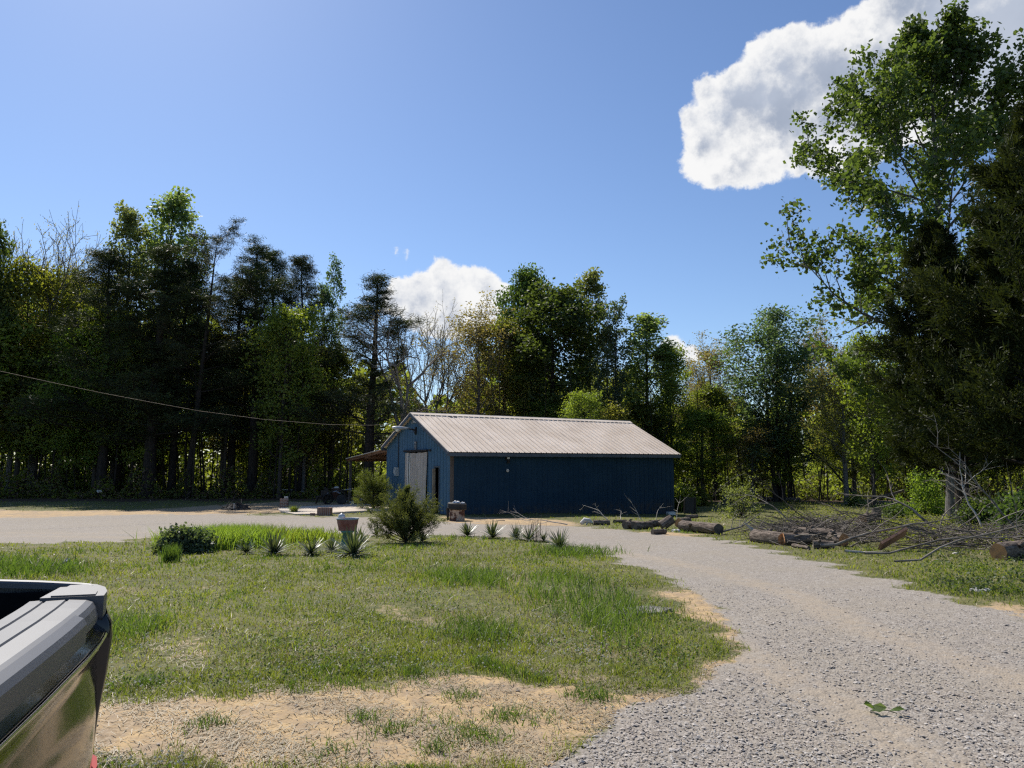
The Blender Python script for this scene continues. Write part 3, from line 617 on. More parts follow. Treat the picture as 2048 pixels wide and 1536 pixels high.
def make_bare(name, seed, H, r0, fork, spreadang, leafn, lm, bark, depth=5, ratio=.76, L=.12):
    rng = np.random.default_rng(seed); wood = []; tips = []
    def rec(p, d, Lb, r, k):
        r = max(r, .012); P, rr = grow(rng, p, d, Lb, r, max(r*.72, .009), 5, .18, .09); wood.append(tube(P, rr, 7 if k < 2 else (5 if k < 3 else 3)))
        if k >= 2: tips.extend(P[1:])
        if k == depth: return
        nb = 2 if k == 0 else int(rng.integers(2, 4))
        a0 = rng.uniform(0, 2*pi)
        for i in range(nb):
            ds = side(rng, nrm(P[-1]-P[-2]), spreadang*rng.uniform(.5, 1.25), a0+i*2*pi/nb+rng.normal(0, .4))
            rec(P[-1], ds, Lb*ratio*rng.uniform(.75, 1.15), r*.62, k+1)
        if k >= 1:
            for _ in range(2):
                q, dq = pt(P, rng.uniform(.3, .9)); rec(q, side(rng, dq, rng.uniform(.6, 1.1)), Lb*.6, r*.4, min(k+2, depth))
    P, rr = grow(rng, (0, 0, -.2), (0, 0, 1), H*fork, r0*1.2, r0*.8, 6, 0, .03); wood.append(tube(P, rr, 9))
    for i in range(3): rec(P[-1], side(rng, np.array([0, 0, 1.]), spreadang*(.5+.35*i), i*2.1+.5), H*.27, r0*.6, 1)
    top = max(t[2] for t in tips); tips = np.array(tips)
    for w in wood: w[0][:, 2] *= H/top
    tips[:, 2] *= H/top
    RT[name] = float(np.percentile(np.hypot(tips[:, 0], tips[:, 1]), 95))
    idx = rng.integers(0, len(tips), leafn); part, a = leaves(rng, tips[idx]+rng.normal(0, .14, (leafn, 3)), L, L*.7)
    return mesh_data(name+'_trunk', wood, M[bark], smooth=True), mesh_data(name+'_crown', [part], M[lm], attr={'rnd': a}), H
T['bare'] = make_bare('bare', 21, 19, .42, .38, .66, 9000, 'leaf_bronze', 'bark_grey', depth=6, ratio=.78)
T['bare2'] = make_bare('bare2', 22, 17, .40, .34, .75, 2600, 'leaf_bronze', 'bark_pale')
def place(key, name, label, cat, group, loc, sx, sz, rz):
    w, c, H = T[key]
    t = thing(name, label, cat, loc, rz, group); t.scale = (sx, sx, sz)
    link('trunk', w, t)
    if c is not None: link('crown', c, t)
    return t
# skyline trees: (kind, x px, top px, half width px, distance, template radius, name, label)
SKY = [
 ('bare', 66, 372, 165, 53, 7.0, 'oak_tree', 'nearly bare tree with fine grey twigs spreading above the woods at the far left'),
 ('lime', 35, 520, 85, 51, 3.6, 'young_tree', 'yellow green leafy tree below the bare crown at the far left'),
 ('round', -55, 440, 50, 49, 4.6, 'broadleaf_tree', 'dark green leafy tree cut off by the left edge of the view'),
 ('lime', 135, 545, 75, 56, 3.6, 'young_tree', 'yellow green tree just left of the tallest pines'),
 ('pine2', 205, 500, 85, 49, 4.4, 'pine_tree', 'dense dark pine left of the tallest pale crown'),
 ('poplar', 235, 418, 48, 52, 2.9, 'poplar_tree', 'pale small leaved tree rising from dark pines second from the left skyline'),
 ('poplar', 320, 386, 64, 55, 2.9, 'poplar_tree', 'tallest pale green crown on the left skyline'),
 ('pine', 300, 492, 90, 48, 4.6, 'pine_tree', 'tall dark pine in front of the tallest pale crown'),
 ('pine2', 345, 520, 70, 50, 4.4, 'pine_tree', 'dark pine between the tallest pale crown and the leaning pine'),
 ('poplar2', 378, 455, 40, 57, 2.6, 'poplar_tree', 'thin pale tree behind the leaning pine'),
 ('pine3', 378, 440, 75, 48, 4.2, 'pine_tree', 'leaning sparse pine with long bare branches and a pointed tip'),
 ('pine2', 462, 560, 70, 52, 4.4, 'pine_tree', 'short dark pine right of the leaning pine'),
 ('pine', 505, 480, 70, 50, 4.6, 'pine_tree', 'broad topped pine in the middle of the left woods'),
 ('pine2', 545, 505, 58, 54, 4.4, 'pine_tree', 'dark pine touching the broad topped pine on its right'),
 ('pine2', 603, 514, 55, 51, 4.4, 'pine_tree', 'bushy dark pine left of the slim pale tree'),
 ('poplar2', 655, 508, 38, 53, 2.6, 'poplar_tree', 'slim pale tree at the right end of the pines'),
 ('lime', 560, 610, 75, 47, 4.4, 'broadleaf_tree', 'green leafy tree in front of the middle pines'),
 ('pine', 738, 548, 80, 47, 4.6, 'pine_tree', 'dark pine standing left of the white limbed bare tree'),
 ('bare2', 800, 568, 105, 50, 7.0, 'bare_tree', 'bare pale limbed tree in front of the small white cloud'),
 ('bare', 868, 590, 80, 58, 7.0, 'bare_tree', 'bare twiggy tree to the right of the pale limbed one'),
 ('bronze', 955, 600, 85, 56, 4.2, 'budding_tree', 'bronze budding tree left of the tallest green pair behind the shed'),
 ('round', 1057, 538, 55, 62, 4.6, 'broadleaf_tree', 'dark rounded crown highest behind the shed'),
 ('round', 1105, 572, 98, 57, 4.6, 'broadleaf_tree', 'large dense green tree in the middle behind the shed roof'),
 ('round2', 1010, 640, 70, 58, 4.4, 'broadleaf_tree', 'green tree left of the large dense one behind the shed'),
 ('poplar', 1182, 543, 45, 60, 2.9, 'poplar_tree', 'airy pale tree just right of the large dense green tree'),
 ('poplar2', 1222, 598, 45, 54, 2.6, 'poplar_tree', 'airy two stemmed tree right of the airy pale tree'),
 ('poplar', 1297, 628, 55, 56, 2.9, 'poplar_tree', 'low pale feathery tree above the right half of the roof'),
 ('round2', 1345, 690, 50, 56, 4.4, 'broadleaf_tree', 'short green tree over the right end of the roof'),
 ('bronze', 1428, 664, 62, 60, 4.2, 'budding_tree', 'tan budding tree between the roof end and the blue green tree'),
 ('bare', 1385, 690, 50, 66, 7.0, 'bare_tree', 'thin bare tree left of the tan budding tree'),
 ('cool', 1555, 615, 88, 55, 4.0, 'maple_tree', 'large blue green tree with several trunks at the edge of the mown field'),
 ('bronze', 1690, 700, 75, 50, 4.2, 'budding_tree', 'yellow tan budding tree right of the large blue green tree'),
 ('bronze', 1650, 640, 60, 64, 4.2, 'budding_tree', 'tall faint budding tree behind the yellow tan one'),
 ('lime', 1745, 665, 60, 46, 3.6, 'young_tree', 'bright green tree between the yellow tan tree and the dark cedar'),
 ('round2', 1830, 690, 90, 52, 4.4, 'broadleaf_tree', 'green tree glimpsed behind the dark cedar'),
 ('round', 1985, 620, 100, 55, 4.6, 'broadleaf_tree', 'dark leafy tree behind the cedars at the right edge'),
 ('round2', 2110, 560, 110, 50, 4.4, 'broadleaf_tree', 'green leafy tree partly cut off by the right edge'),
]
def ground_y(px, Y): return (px-1024)/FPX*Y, Y
rs = random.Random(4)
def put_tree(kind, px, top, hw, Y, rt, name, label, group=None, rz=None):
    Y = Y*1.06 if px < 790 else Y; hw = hw*(1.75 if kind.startswith('pine') else 1.08); rt = RT[kind]; s0 = Y/ray(px, 930).y; x = ray(px, 930).x*s0; z = g(x, Y); H = T[kind][2]
    ztop = atY(px, top, Y).z
    return place(kind, name, label, name.replace('_', ' ') if name != 'young_tree' else 'tree', group, (x, Y, z), max(.45, hw/FPX*Y/rt), (ztop-z)/H, rs.uniform(0, 6.28) if rz is None else rz)
for s_ in SKY:
    put_tree(*s_, rz=(0.0 if s_[0] == 'pine3' else None))
put_tree('lime', 1163, 783, 42, 47, 3.6, 'young_tree', 'small bright yellow green tree peeping over the shed ridge')
put_tree('sap2', 1243, 808, 45, 47, 2.2, 'young_tree', 'low rounded green tree just right of the bright one over the roof')
# the wood behind: individual understorey trees
fx = [-400, 0, 180, 450, 650, 750, 850, 950, 1150, 1300, 1400, 1650, 1750, 2048, 2500]; fy = [520, 530, 540, 600, 640, 690, 740, 690, 690, 740, 750, 730, 720, 680, 640]
LB = {'sap': ('slender leafy sapling crowded among others in the wood', 'young tree', 'young_tree'), 'sap2': ('low branched leafy sapling crowded among others in the wood', 'young tree', 'young_tree'),
      'sap3': ('thin yellow green sapling crowded among others in the wood', 'young tree', 'young_tree'), 'round2': ('green woodland tree lost in the depth of the wood', 'tree', 'woodland_tree'),
      'round': ('dark woodland tree lost in the depth of the wood', 'tree', 'woodland_tree'), 'pine': ('dark pine lost in the depth of the wood', 'pine tree', 'pine_tree'), 'lime': ('bright leafy tree lost in the depth of the wood', 'tree', 'woodland_tree'),
      'bronze': ('bronze budding tree lost in the depth of the wood', 'tree', 'woodland_tree'), 'poplar': ('pale tree lost in the depth of the wood', 'tree', 'woodland_tree')}
n = 0
while n < 170:
    row = rs.random()
    px = rs.uniform(-170, 2220); Y = rs.uniform(48.5, 57) if row < .45 else rs.uniform(57, 78)
    if 1380 < px < 1900 and Y < 54.5: continue
    if px < 760 and Y < 51: continue
    if 640 < px < 1380 and Y < 55: continue
    k = rs.choice(['sap', 'sap', 'sap2', 'sap2', 'sap3', 'sap3', 'round2', 'bronze', 'poplar'] + (['lime', 'pine'] if px < 760 else ['round2'])) if Y > 53 else rs.choice(['sap', 'sap2', 'sap3', 'sap', 'sap2'])
    f = np.interp(px, fx, fy)
    top = f+rs.uniform(10, 130) if not k.startswith('sap') else f+rs.uniform(60, 230)
    top = min(top, 850)
    lb, ct, nm = LB[k]
    x = ray(px, 930).x*Y; z = g(x, Y); h = atY(px, top, Y).z-z; sz = h/T[k][2]
    lb = lb.replace('lost in the depth of the wood', '').replace('crowded among others in the wood', '').strip()+(' at the front edge of' if Y < 54 else ' deep in')+' the wood '+[p for q, p in ((190, 'at the far left'), (420, 'under the tallest pale crown'), (640, 'under the middle pines'), (860, 'left of the shed ridge'), (1060, 'behind the shed ridge'), (1250, 'behind the shed roof'), (1480, 'past the shed end'), (1700, 'around the blue green tree'), (9999, 'behind the cedars')) if px < q][0]
    place(k, nm, lb, ct, 'understorey: '+lb, (x, Y, z), max(.6, min(sz*rs.uniform(.9, 1.4), 1.5)), sz, rs.uniform(0, 6.28)); n += 1
# bare thin stems and low brush along the edge of the wood
def stems_and_brush():
    rng = np.random.default_rng(31); parts = []; C = []
    for i in range(240):
        px = rng.uniform(-330, 2380); Y = rng.uniform(49, 66)
        if 1380 < px < 1900: Y = max(Y, 55)
        if 640 < px < 1380: Y = max(Y, 53)
        x = (px-1024)/FPX*Y; z = g(x, Y); h = rng.uniform(5, 11)
        P, r = grow(rng, (x, Y, z-.1), (rng.normal(0, .05), rng.normal(0, .05), 1), h, rng.uniform(.03, .09), .01, 7, 0, .05); parts.append(tube(P, r, 4))
    tag(obj('thin_stems', parts, M['bark_dark'], smooth=True), 'crowded thin dark stems in the shade of the wood', 'saplings', kind='stuff')
    n = 46000; px = rng.uniform(-330, 2380, n); Y = 49.5+rng.exponential(3.5, n)+np.where((px > 1380) & (px < 1900), 6.5, 0)+np.where((px > 640) & (px < 1380), 5, 0)
    x = (px-1024)/FPX*Y; hh = (0.5+0.5*np.sin(px*.021+np.sin(px*.05)*2))*np.clip(1.3-abs(px-700)/3000, .4, 1.3)
    P = np.c_[x, Y, gz(x, Y)+rng.uniform(0, 1, n)**1.6*(.35+1.5*hh)]
    k = rng.uniform(0, 1, n) < .45
    for nm, kk, mm, lb in (('forest_litter', k, 'litter', 'brown leaf litter and dead brush under the trees'), ('forest_undergrowth', ~k, 'leaf_mid', 'low green undergrowth along the foot of the wood')):
        part, a = leaves(rng, P[kk]*np.array([1, 1, 1]), .22 if nm == 'forest_undergrowth' else .24, .15 if nm == 'forest_undergrowth' else .07); tag(obj(nm, [part], M[mm], attr={'rnd': a}), lb, 'undergrowth', kind='stuff')
    n = 60000; px = rng.uniform(-200, 2300, n); Y = rng.uniform(54, 79, n)+np.where((px > 1380) & (px < 1900), 3, 0); x = (px-1024)/FPX*Y
    c = np.sin(px*.045+Y*.9)*np.sin(Y*1.3+px*.011); P = np.c_[x, Y, gz(x, Y)+rng.uniform(0, 1, n)**1.2*(2.2+1.6*c)*np.interp(Y, [54, 66], [.6, 1.3])]
    part, a = leaves(rng, P, .30, .22); tag(obj('understorey_leaves', [part], M['leaf_mid'], attr={'rnd': a}), 'leafy saplings and brush filling the depth of the wood', 'undergrowth', kind='stuff')
    # far mass of the wood
    n = 60000; Y = rng.uniform(80, 92, n); px = rng.uniform(-500, 2550, n); x = (px-1024)/FPX*Y
    tp = np.interp(px, fx, fy)+55+30*np.sin(px*.03)+18*np.sin(px*.083+1); zt = EYE+(930-tp)/FPX*Y
    z0 = gz(x, Y); P = np.c_[x, Y, z0+rng.uniform(0, 1, n)**.8*(zt-z0)]
    p1, a = leaves(rng, P, .75, .5)
    tag(obj('far_woods', [p1], M['leaf_mid'], attr={'rnd': a}), 'far depth of the woods closing off the view between the trunks', 'woods', kind='stuff')
stems_and_brush()
# the two big trees at the right
def hero():
    b = at(1912, 1036); Y = b.y; H = atY(1850, 30, Y).z-b.z
    def az(i, rng): return i*2.39996+rng.normal(0, .3)
    T['tulip'] = make_tree('tulip', 41, H*.93, .34, .24, 44, lambda t: float(np.interp(t, [0, .12, .22, .32, .5, .68, .85, 1], [5.2, 9.0, 8.2, 7.2, 7.0, 5.0, 2.4, .6])), lambda t: min(.02+.95*t**.8, .78), .5, 9, .36,
        leafn=50000, L=.21, W=.18, spread=.25, leafmat_='leaf_tulip', bark='bark_grey', lean=((atY(1862, 20, Y).x-b.x), 0), wob=.04, twig=5, tw_keep=.5, inner=.3, clump=1.0, k0=12)
    place('tulip', 'tulip_tree', 'tall broad leaved tree towering over the cedars with its crown against the big cloud', 'tree', None, b, 1, 1, 0.0)
    def cedar(name, seed, H, R_, n):
        rng = np.random.default_rng(seed); wood = []; cen = []; dirs = []
        P, r = grow(rng, (0, 0, -.2), (0, 0, 1), H, .30, .02, 12, 0, .02); wood.append(tube(P, r, 10))
        for i in range(130):
            t = .155+.835*(i/130); p, _ = pt(P, t); a = i*2.39996+rng.normal(0, .3)
            Rr = R_*(1-t)**.72*rng.uniform(.7, 1.15)*(0.75 if t < .2 else 1)*(1+.22*math.sin(i*1.7)); el = .05+.9*t+rng.normal(0, .12)
            B, rb = grow(rng, p, (cos(a)*cos(el), sin(a)*cos(el), sin(el)), Rr, .05*(1-t)+.015, .006, 7, .35, .07); wood.append(tube(B, rb, 4))
            for j in range(16):
                q, dq = pt(B, .28+.72*(j+rng.uniform())/16.01); ds = side(rng, dq, rng.uniform(.3, .95)); ds[2] += .1; Ls = Rr*.30*rng.uniform(.5, 1.2)*(1.25-.5*j/16)
                for s in np.linspace(.15, 1, 5): cen.append(q+ds*Ls*s+np.array([0, 0, -.06*s*s])); dirs.append(ds)
        cen = np.array(cen); dirs = np.array(dirs); idx = rng.integers(0, len(cen), n)
        d = dirs[idx]+rng.normal(0, .55, (n, 3)); d /= np.linalg.norm(d, axis=1, keepdims=True); C = cen[idx]+rng.normal(0, .085, (n, 3))
        u = np.cross(d, rng.normal(size=(n, 3))); u /= np.linalg.norm(u, axis=1, keepdims=True); ln = rng.uniform(.10, .25, n)[:, None]
        V = np.stack([C-u*.026, C+u*.026, C+d*ln], 1).reshape(-1, 3)
        cr = np.repeat(np.sin(idx*.05)*.25+rng.uniform(0, .75, n), 3).clip(0, 1)
        return mesh_data(name, wood, M['bark_dark'], smooth=True), mesh_data(name+'_c', [(V, [np.arange(n*3).reshape(n, 3)], 0)], M['cedar'], attr={'rnd': cr}), H
    T['cedar'] = cedar('cedar', 51, 12, 4.6, 150000)
    b1 = at(1893, 1040); b1.y -= 1.2; b1.z = g(b1.x, b1.y); h = atY(1905, 440, b1.y).z-b1.z
    place('cedar', 'cedar_tree', 'dark cedar with its bare lower trunk behind the fallen branches', 'cedar tree', None, b1, .98, h/12, .6)
    x2 = ray(2095, 930).x*25.5; h2 = atY(2095, 205, 25.5).z-g(x2, 25.5)
    place('cedar', 'cedar_tree', 'taller dark cedar cut off by the right edge of the view', 'cedar tree', None, (x2, 25.5, g(x2, 25.5)), 1.15, h2/12, 2.6)
hero()
# ------------------------------------------------------------------ the blue shed
def rib_profile(a, b, pitch=0.3048, hgt=0.032, extra=()):
    s = [a]; o = [0.0]; k = math.floor(a/pitch)
    base = [(0.02, 0), (0.035, 1), (0.060, 1), (0.075, 0), (.165, 0), (.172, .3), (.188, .3), (.195, 0)]
    while k*pitch < b:
        for d, h in base:
            v = k*pitch+d
            if a < v < b: s.append(v); o.append(h*hgt)
        k += 1
    s.append(b); o.append(0.0)
    return np.array(s), np.array(o)
def ribbed(a, b, z0, z1, place_fn, m=0, extra=()):
    """sheet from a to b; z0,z1 functions or numbers; place_fn(s, off, z) -> xyz"""
    s, o = rib_profile(a, b, extra=extra)
    f0 = z0 if callable(z0) else (lambda q: z0); f1 = z1 if callable(z1) else (lambda q: z1)
    lo = np.array([place_fn(u, v, f0(u)) for u, v in zip(s, o)]); hi = np.array([place_fn(u, v, f1(u)) for u, v in zip(s, o)])
    n = len(s); i = np.arange(n-1)
    return (np.concatenate([lo, hi]), [np.stack([i, i+1, i+1+n, i+n], 1)], m)
A = at(900, 1030)
SH = thing('metal_shed', 'blue ribbed metal shed with a pale ribbed roof standing beyond the gravel drive', 'shed', A, R(32))
SL, SW, RY = 13.4, 7.25, 3.77            # length, width, ridge position
ER, EL_, RZ = 2.86, 3.10, 4.64
zr = lambda y: RZ-(RZ-ER)*(RY-y)/RY if y < RY else RZ-(RZ-EL_)*(y-RY)/(SW-RY)
B0 = -0.5
def toloc(px, py, face='gable', off=0.0):
    """where a pixel meets the gable plane (x=off) or the long wall plane (y=off) of the shed, in shed coordinates"""
    d = ray(px, py); c, s = cos(R(32)), sin(R(32)); O = Vector((0, 0, EYE))-A
    o2 = Vector((O.x*c+O.y*s, -O.x*s+O.y*c, O.z)); d2 = Vector((d.x*c+d.y*s, -d.x*s+d.y*c, d.z))
    t = (off-o2.x)/d2.x if face == 'gable' else (off-o2.y)/d2.y
    return o2+d2*t
def shed():
    fy_ = lambda s, o, z: (s, -o, z)                       # long near wall
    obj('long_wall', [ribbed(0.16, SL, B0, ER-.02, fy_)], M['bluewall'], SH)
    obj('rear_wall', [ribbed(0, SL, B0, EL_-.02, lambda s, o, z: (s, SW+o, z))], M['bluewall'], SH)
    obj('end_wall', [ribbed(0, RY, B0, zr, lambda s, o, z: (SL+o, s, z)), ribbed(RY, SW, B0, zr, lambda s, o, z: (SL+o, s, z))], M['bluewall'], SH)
    D1 = (toloc(879, 1000).y, toloc(870.5, 1000).y); D2 = (toloc(854.5, 950).y, toloc(813.5, 950).y)
    D1 = (min(D1), max(D1)); D2 = (min(D2), max(D2)); H1 = toloc(875, 935).z; H2 = toloc(835, 903).z
    gx = lambda s, o, z: (-o, s, z)
    gp = [ribbed(0.0, D1[0], B0, zr, gx), ribbed(D1[0], D1[1], H1, zr, gx), ribbed(D1[1], D2[0], B0, zr, gx)]
    for a, b in ((D2[0], RY), (RY, D2[1])): gp.append(ribbed(a, b, H2, zr, gx))
    gp.append(ribbed(D2[1], SW, B0, zr, gx))
    obj('gable_wall', gp, M['bluelit'], SH)
    obj('corner_board', [box((.07, -.012, (B0+ER)/2), (.17, .03, ER-B0-.02))], M['cornerwood'], SH)
    obj('shade_sheets', [box((SL/2, SW-.25, 1.1), (SL-.3, .05, 3.0)), box((SL/2, SW/2, .02-.02), (SL-.3, SW-.3, .04)), box((2.6, 2.4, 1.2), (.06, 4.4, 2.5))], M['black'], SH)  # black sheets added inside so the doorways look dark
    # man door, ajar jamb
    d = obj('side_door', [box((-.03, D1[1]+.03, H1/2-.2), (.07, .07, H1+.42)), box((-.03, D1[0]-.03, H1/2-.2), (.05, .05, H1+.42)), box((-.03, (D1[0]+D1[1])/2, H1+.04), (.05, D1[1]-D1[0]+.16, .06))], M['trim'], SH)
    obj('door_edge', [box((-.10, D1[1]-.02, H1/2-.22), (.14, .045, H1+.34))], M['lumber'], d)
    # barn doors: wide leaf hanging slightly crooked, narrow leaf beside it
    w = D2[1]-D2[0]
    def leaf(a, b, tilt, name):
        zt = H2-.05
        s, o = rib_profile(0, b-a); n = len(s)
        zb = np.full(n, B0+.3); ztp = zt-.03*s/(b-a)+.01*np.sin(s*9)
        lo = np.c_[-.07-o-.02, a+s+tilt*0, zb]; hi = np.c_[-.07-o, a+s-tilt*2.2, ztp]
        i = np.arange(n-1)
        return obj(name, [(np.concatenate([lo, hi]), [np.stack([i, i+1, i+1+n, i+n], 1)], 0)], M['beige'], SH)
    l1 = leaf(D2[0]+.02, D2[0]+w*.80, .06, 'sliding_door'); l2 = leaf(D2[0]+w*.83, D2[1]+.03, -.01, 'sliding_door')
    for l, yy, tl in ((l1, D2[0]+w*.80, .06), (l2, D2[0]+w*.835, -.01)):
        obj('edge_trim', [tube([(-.10, yy, B0+.3), (-.10, yy-tl*2.2, H2-.06)], .028, 4)], M['white'], l)
    obj('door_track', [box((-.09, (D2[0]+D2[1])/2, H2+.03), (.10, w+.3, .09)), box((-.08, D2[0]-.42, H2+.03), (.06, .12, .10))], M['iron'], SH)
    # roof
    ov, ey0, ey1 = .28, -.33, SW+.12
    m1 = (RZ-ER)/RY*.93; ez0 = zr(0)-.02+m1*ey0; ez1 = zr(SW)+(RZ-EL_)/(SW-RY)*(-.12)
    def slope(yA, zA, yB, zB):
        s, o = rib_profile(-ov, SL+.25, hgt=.042); n = len(s); i = np.arange(n-1)
        lo = np.c_[s, np.full(n, yA), zA+o+.05]; hi = np.c_[s, np.full(n, yB), zB+o+.05]
        return (np.concatenate([lo, hi]), [np.stack([i, i+1, i+1+n, i+n], 1)], 0)
    rf = obj('roof', [slope(ey0, ez0, RY, RZ), slope(ey1, ez1, RY, RZ)], M['roof'], SH)
    L_ = SL+ov+.25; xm = (SL+.25-ov)/2
    t1 = math.atan2(RZ-ez0, RY-ey0); t2 = math.atan2(RZ-ez1, ey1-RY)
    obj('ridge_cap', [box((xm, RY-.13*cos(t1), RZ+.085-.13*sin(t1)), (L_, .30, .012), rx=t1), box((xm, RY+.13*cos(t2), RZ+.083-.13*sin(t2)), (L_, .30, .012), rx=-t2)], M['roof'], rf)
    obj('roof_hole', [box((1.9, RY-.36*cos(t1), RZ+.074-.36*sin(t1)), (.42, .08, .012), rx=t1)], M['black'], rf)
    obj('fascia', [box((xm, ey0+.02, ez0-.06), (L_-.04, .025, .15)), box((xm, ey1-.02, ez1-.05), (L_-.04, .025, .14))], M['trim'], rf)
    obj('soffit', [box((xm, ey0/2+.02, ez0-.115), (L_-.06, .28, .02))], M['trim'], rf)
    l1_ = math.hypot(RY-ey0, RZ-ez0); l2_ = math.hypot(ey1-RY, RZ-ez1)
    for xx in (-ov+.01, SL+.24):
        obj('rake_board', [box((xx, (RY+ey0)/2, (RZ+ez0)/2-.035), (.03, l1_, .14), rx=t1), box((xx-.002, (RY+ey1)/2, (RZ+ez1)/2-.035), (.03, l2_, .14), rx=-t2)], M['trim'], rf)
    # little louvre under the apex
    obj('gable_vent', [tube([(-.05, RY-.32, RZ-.42), (-.05, RY, RZ-.22), (-.05, RY+.32, RZ-.42), (-.05, RY-.32, RZ-.42)], .018, 4), box((-.035, RY, RZ-.36), (.012, .30, .10))], M['galv'], SH)
    # lean-to
    LZ0, LZ1, LW = EL_-.12, 2.50, 5.9
    lt = obj('lean_to_roof', [box((2.7, SW+LW/2+.1, (LZ0+LZ1)/2+.05), (5.6, math.hypot(LW, LZ0-LZ1), .03), rx=-math.atan2(LZ0-LZ1, LW))], M['roof'], SH)
    raft = [box((x, SW+LW/2+.1, (LZ0+LZ1)/2-.03), (.05, LW, .13), rx=-math.atan2(LZ0-LZ1, LW)) for x in np.arange(.1, 5.5, .6)]
    obj('rafters', raft+[box((2.7, SW+LW, LZ1-.03), (5.5, .06, .16)), box((2.7, SW+LW*.5, (LZ0+LZ1)/2-.14), (5.5, .06, .14))], M['rafter'], lt)
    for x in (.15, 2.7, 5.3): obj('post', [box((x, SW+LW-.08, LZ1/2-.3), (.12, .12, LZ1+.4))], M['cornerwood'], SH)
    # wall things
    p = toloc(796, 943); o_ = obj('meter_box', [box((-.10, p.y-.05, p.z), (.18, .20, .42)), box((-.09, p.y+.16, p.z+.03), (.12, .16, .24))], M['galv'], SH)
    p2 = toloc(800, 880); top = toloc(801, 846)
    obj('conduit', [tube([(-.07, p2.y, p.z+.2), (-.07, p2.y, zr(p2.y)-.1), (-.28, p2.y, zr(p2.y)+.0), (-.30, p2.y, top.z)], .022, 6), tube([(-.30, p2.y, top.z), (-.38, p2.y, top.z+.05), (-.42, p2.y, top.z-.05)], .035, 6)], M['iron'], SH)
    # round head keeps its own lathe out of the meter: replace centre disc by glass dome
    s_ = toloc(833, 893)
    sg = obj('small_sign', [box((-.05, s_.y, s_.z), (.02, .26, .52))], M['trim'], SH)
    mk = []
    for dz, row in ((.17, (-.08, 0, .07)), (0, (-.05, .03)), (-.17, (-.03, .05))):
        for yy in row: mk += [box((-.065, s_.y-yy, s_.z+dz), (.008, .022, .10)), box((-.066, s_.y-yy+.02, s_.z+dz+.045), (.008, .05, .018))]
    obj('lettering', mk, M['galv'], sg)
    w_ = toloc(1014, 917, 'long'); wl = obj('wall_lamp', [box((w_.x, -.06, w_.z), (.18, .10, .10)), box((w_.x+.02, -.10, w_.z-.14), (.11, .05, .16))], M['iron'], SH)
    obj('lamp_lens', [box((w_.x, -.125, w_.z+.02), (.14, .03, .07))], M['white'], wl)
    w2 = toloc(1014, 941, 'long'); obj('pale_patch', [lathe([(0, 0), (.07, .01), (.08, .03), (.04, .05), (0, .05)], 7)], M['palestone'], SH, loc=(w2.x, -.03, w2.z), rot=(pi/2, 0, 0))
shed()
# street lamp on the gable
def wall_lamp_arm():
    m = toloc(833, 859); c, s = cos(R(32)), sin(R(32))
    t = thing('street_lamp', 'grey cobra head lamp on a short arm high on the blue gable', 'lamp', SH.location, R(32))
    obj('arm', [tube([(-.03, m.y, m.z-.05), (-.2, m.y, m.z+.0), (-.45, m.y, m.z+.03)], .035, 8), box((-.04, m.y, m.z-.06), (.06, .14, .34)), tube([(-.05, m.y, m.z-.25), (-.2, m.y, m.z)], .015, 5)], M['iron'], t)
    pr = [(0, .0), (.05, .01), (.085, .12), (.12, .32), (.15, .52), (.14, .70), (.09, .82), (0, .86)]
    V, F_, _ = lathe(pr, 16); V = V*np.array([1, .62, 1]); V = np.c_[-V[:, 2]-.42, V[:, 0]+m.y, V[:, 1]+m.z+.05]
    h = obj('lamp_head', [(V, F_, 0)], M['galv'], t, smooth=True)
    V, F_, _ = lathe([(0, -.14), (.07, -.12), (.11, -.05), (.115, 0)], 14); obj('lens', [(V+np.array([-.42-.58, m.y, m.z+.0]), F_, 0)], M['white'], h, smooth=True)
wall_lamp_arm()
def wire():
    tp = toloc(801, 848); c, s = cos(R(32)), sin(R(32)); e = Vector((A.x+(-.3)*c-tp.y*s, A.y+(-.3)*s+tp.y*c, A.z+tp.z))
    pts = [e]
    px = [801, 740, 655, 530, 400, 300, 200, 100, 0, -120, -300]; py = [847, 850.5, 849, 839, 822, 804, 785, 764, 742, 712, 660]
    L_ = len(px)
    for i in range(1, L_): pts.append(atY(px[i], py[i], e.y-(801-px[i])/801*9.5))
    tag(obj('power_cable', [tube([tuple(p) for p in pts], .008, 5)], M['lumber']), 'thin overhead cable sagging from the left edge to the shed gable', 'cable')
wire()
